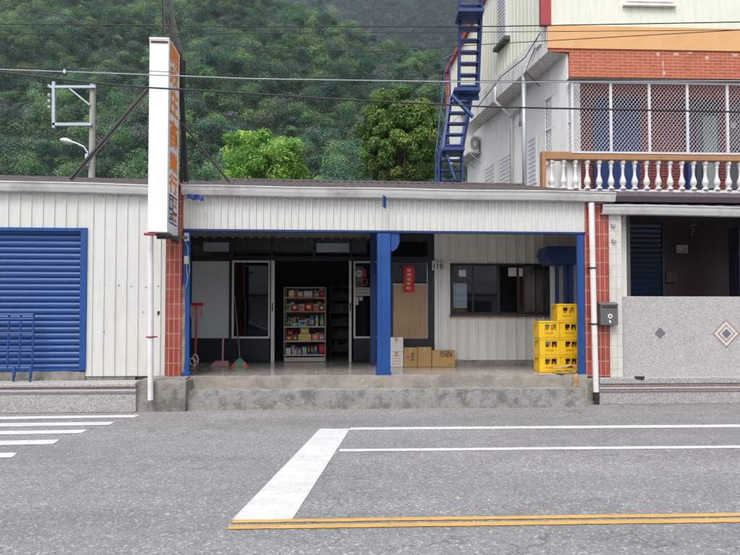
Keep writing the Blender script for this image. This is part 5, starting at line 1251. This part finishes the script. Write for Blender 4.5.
def forest(name, fn, x0, x1, y0, y1, step, Rr, nleaf, ls, seed, label, margin=70, under=0):
    rng = np.random.default_rng(seed); A = []
    gx = np.arange(x0, x1, step); gy = np.arange(y0, y1, step); cnt = 0
    for yy in gy:
        for xx in gx:
            x = xx+rng.uniform(-.45, .45)*step; y = yy+rng.uniform(-.45, .45)*step
            z = float(fn(np.array([x]), np.array([y]))[0])
            px = 370+x/y*FPX; py = 320-(z-CAMZ+3)/y*FPX
            if px < -margin or px > 560 or py < -75 or py > 215: continue
            if y > 300 and px < 270: continue
            R_ = Rr[0]+(Rr[1]-Rr[0])*rng.random()**1.7; H_ = R_*rng.uniform(.65, 1.3)
            col = palette[rng.integers(0, len(palette))]*rng.uniform(.88, 1.15); u = rng.random(); nl = nleaf
            if u < .015: col = np.array((.24, .29, .09)); 
            elif u < .075: col = np.array((.24, .23, .18)); nl = int(nleaf*.45)
            elif u < .085: col = np.array((.20, .19, .11))
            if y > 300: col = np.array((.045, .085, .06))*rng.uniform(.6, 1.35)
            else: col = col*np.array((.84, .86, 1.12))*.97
            col = col*(1+.25*float(fbm(np.array([x]), np.array([y]), 45, 9)[0]))
            A.append(crown(rng, np.array([x, y, z+H_*.75+rng.uniform(0, 2.0)]), R_, H_, nl, ls, col)); cnt += 1
    if under:                                                # undergrowth filling between the crowns
        X_ = rng.uniform(x0, x1, under*3); Y_ = y0+(y1-y0)*rng.random(under*3)**1.25; Z_ = fn(X_, Y_); pxs = 370+X_/Y_*FPX; pys = 320-(Z_-CAMZ)/Y_*FPX
        ok = (pxs > -margin) & (pxs < 540) & (pys > -60) & (pys < 215); X_, Y_, Z_ = X_[ok][:under], Y_[ok][:under], Z_[ok][:under]; k = len(X_)
        hgt = np.maximum(0, fbm(X_, Y_, 9, 44, 3))*1.6+rng.random(k)*.7
        tone = palette[(fbm(X_, Y_, 14, 45, 2)*2.5+4).astype(int) % len(palette)]*rng.uniform(.5, 1.0, (k, 1))
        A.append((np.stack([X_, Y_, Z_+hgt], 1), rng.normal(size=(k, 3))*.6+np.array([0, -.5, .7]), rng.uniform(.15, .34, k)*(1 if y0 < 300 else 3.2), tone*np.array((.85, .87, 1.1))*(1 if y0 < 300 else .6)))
    cen = np.concatenate([a[0] for a in A]); nr = np.concatenate([a[1] for a in A]); sz = np.concatenate([a[2] for a in A]); cc = np.concatenate([a[3] for a in A])
    P, C = leaf_cloud(cen, nr, sz, cc, rng, .7)
    me = leaf_mesh(name, P, C); o = bpy.data.objects.new(name, me); COL.objects.link(o); print(name, cnt, len(cen))
    return tag(o, label, kind='stuff')
forest('forest', hill1, -230, 90, 80, 262, 3.6, (2.3, 5.0), 900, .175, 21, 'dense mixed green forest covering the near hillside', under=520000)
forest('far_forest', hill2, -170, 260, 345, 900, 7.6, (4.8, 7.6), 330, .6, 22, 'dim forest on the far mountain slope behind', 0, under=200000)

def tree(name, label, base, crown_c, Rx, Rz, n, ls, cols, seed, sub=26, lob=.36):
    rng = np.random.default_rng(seed); t = thing(name, label, 'tree', base, frame=W)
    base = Vector(base); cc = Vector(crown_c); m = MB()
    fork = base.lerp(cc, .62); fork.x += .15
    m.tube([base, base.lerp(fork, .5)+Vector((.12, 0, 0)), fork], .22, 10, r2=.13); m.build('trunk', bark, t, smooth=True)
    L_ = []; 
    for i in range(sub):                                      # lobes spread evenly over the crown, some further in
        zf_ = 1-2*(i+.5)/sub; rr = math.sqrt(1-zf_*zf_)**.62; th = i*2.39996+rng.uniform(-.25, .25); q = rng.uniform(.68, .88) if i % 5 else rng.uniform(.2, .5)
        L_.append(np.array([rr*math.cos(th)*Rx, rr*math.sin(th)*Rx, zf_*Rz])*q)
    m = MB()
    for l in L_:
        e = cc+Vector(l); mid = fork.lerp(e, .55)+Vector((0, 0, -.12*Rz)); m.tube([fork, mid, e], .04, 6, r2=.01)
    m.build('limbs', bark, t, smooth=True)
    k = rng.integers(0, sub, n); Lc = np.array(L_); Lr = Rx*rng.uniform(lob*.7, lob*1.25, sub); d = rng.normal(size=(n, 3)); d /= np.linalg.norm(d, axis=1, keepdims=True)
    cen = Lc[k]+d*Lr[k][:, None]*(rng.uniform(0, 1, (n, 1))**.33)*np.array([1, 1, .8])
    nr = d*1.0+rng.normal(size=(n, 3))*.5+np.array([0, -.15, .55]); sz = ls*rng.uniform(.6, 1.3, n)
    ca = np.array(cols); lc = ca[rng.integers(0, len(ca), sub)]; C = lc[k]*rng.uniform(.7, 1.35, (n, 1))
    P, C = leaf_cloud(cen+np.array(cc)-np.array(base), nr, sz, C, rng, .42)
    me = leaf_mesh('crown', P, C); o = bpy.data.objects.new('crown', me); COL.objects.link(o); o.parent = t
    return t
c = WP(265, 166, 27); tree('bright_tree', 'bright lime green leafy tree behind the middle of the shop roof', (c[0], 27, -.15), c, 2.2, 1.95, 16000, .095, [(.19, .38, .06), (.26, .46, .085), (.14, .30, .05), (.30, .49, .10)], 31, 60, .24)
c = WP(400, 143, 26); tree('dark_tree', 'rounded dark green tree with yellowish leaf tips, left of the blue stair', (c[0], 26, -.15), c, 2.0, 2.5, 60000, .08, [(.10, .20, .042), (.135, .25, .05), (.08, .165, .038), (.20, .31, .07), (.145, .26, .06), (.24, .33, .08), (.13, .25, .045), (.11, .21, .042)], 32, 150, .22)

# ------------------------------------------------------------------ the other side of the street (seen only mirrored in the glass)
op = thing('row_house', 'plain row house across the street, mirrored in the shop glass', 'house', (0, -13, 0), frame=W)
m = MB(); m.box(-26, 22, -19, -13, -.15, 6.4); m.build('wall', M('opposite_wall', (.42, .42, .42), .8, var=.2, scale=.6), op)
m = MB(); m.box(-26.3, 22.3, -19.3, -12.4, 6.42, 6.7); m.box(-26, 22, -12.98, -11.4, 3.0, 3.12); m.build('roof', roof_mat, op)
for x in range(-24, 20, 4):
    m = MB(); m.box(x, x+2.6, -12.98, -12.94, .1, 2.7); m.build('door', dark_panel, op); m = MB(); m.box(x+.2, x+2.2, -12.98, -12.94, 3.9, 5.4); m.build('window', M('opp_pane', (.35, .38, .4), .3), op)
car = thing('parked_car', 'blue-grey sedan parked across the street, mirrored in the sliding door', 'car', (-5.2, -3.6, 0), frame=W)
def car_build():
    x0, y0 = -7.6, -4.4; prof = [(0, .35), (0, .75), (.25, .88), (1.15, .98), (1.9, 1.38), (3.1, 1.42), (3.9, 1.05), (4.4, .95), (4.5, .6), (4.5, .35)]
    m = MB(); m.prism([(x0+a, b) for a, b in prof], y0, y0+1.7); m.build('body', M('car_paint', (.06, .08, .12), .25, .3), car, bevel=.06)
    m = MB(); m.prism([(x0+1.3, 1.0), (x0+1.95, 1.33), (x0+3.05, 1.36), (x0+3.7, 1.02)], y0+1.69, y0+1.715); m.prism([(x0+1.3, 1.0), (x0+1.95, 1.33), (x0+3.05, 1.36), (x0+3.7, 1.02)], y0-.015, y0+.01); m.build('windows', M('car_glass', (.02, .02, .03), .05), car)
    for cx in (.85, 3.6):
        for yy in (y0-.01, y0+1.53):
            m = MB(); m.add(*(lambda n: ([(x0+cx+.32*math.cos(2*math.pi*i/n), yy+(.18 if k else 0), .32+.32*math.sin(2*math.pi*i/n)) for k in (0, 1) for i in range(n)], [tuple(range(n)), tuple(range(2*n-1, n-1, -1))]+[(i+n, (i+1) % n+n, (i+1) % n, i) for i in range(n)]))(20)); m.build('wheel', rubber, car)
car_build()

# ------------------------------------------------------------------ haze, sky, sun
HZ = True
if HZ:
    m = MB(); m.box(-520, 520, -60, 960, -1.4, 720)
    hz_ = NT('haze'); hz_.t.nodes.remove(hz_.b); vp = hz_.n('ShaderNodeVolumePrincipled'); vp.inputs['Color'].default_value = (.72, .84, .98, 1); vp.inputs['Density'].default_value = .0003; vp.inputs['Anisotropy'].default_value = .2
    hz_.l(vp.outputs[0], hz_.t.nodes['Material Output'].inputs['Volume'])
    tag(m.build('haze', hz_.m, frame=W), 'thin humid air over the valley', kind='stuff')
wd = bpy.data.worlds.new('World'); S.world = wd; wd.use_nodes = True; wt = wd.node_tree
SUN_E, SUN_R = R(58), R(200)
sky = wt.nodes.new('ShaderNodeTexSky'); sky.sky_type = 'NISHITA'; sky.sun_disc = False; sky.sun_elevation = SUN_E; sky.sun_rotation = SUN_R; sky.dust_density = 3; sky.air_density = 1
hs_ = wt.nodes.new('ShaderNodeHueSaturation'); hs_.inputs['Saturation'].default_value = .35
bg = wt.nodes['Background']; bg.inputs[1].default_value = .15
wt.links.new(sky.outputs[0], hs_.inputs['Color']); wt.links.new(hs_.outputs[0], bg.inputs[0])
ld = bpy.data.lights.new('sun', 'SUN'); ld.energy = 1.2; ld.angle = R(25); ld.color = (1, .97, .93); lo = bpy.data.objects.new('sun', ld); COL.objects.link(lo)
dirs = Vector((math.sin(SUN_R)*math.cos(SUN_E), math.cos(SUN_R)*math.cos(SUN_E), math.sin(SUN_E)))
lo.rotation_euler = (-dirs).to_track_quat('-Z', 'Y').to_euler(); lo.location = dirs*50
S.view_settings.view_transform = 'Standard'; S.view_settings.look = 'None'; S.view_settings.gamma = 1; S.view_settings.exposure = .78; S.view_settings.use_curve_mapping = False
S.cycles.use_denoising = True; S.cycles.max_bounces = 8; S.cycles.transparent_max_bounces = 12; S.cycles.volume_bounces = 0
S.render.film_transparent = False
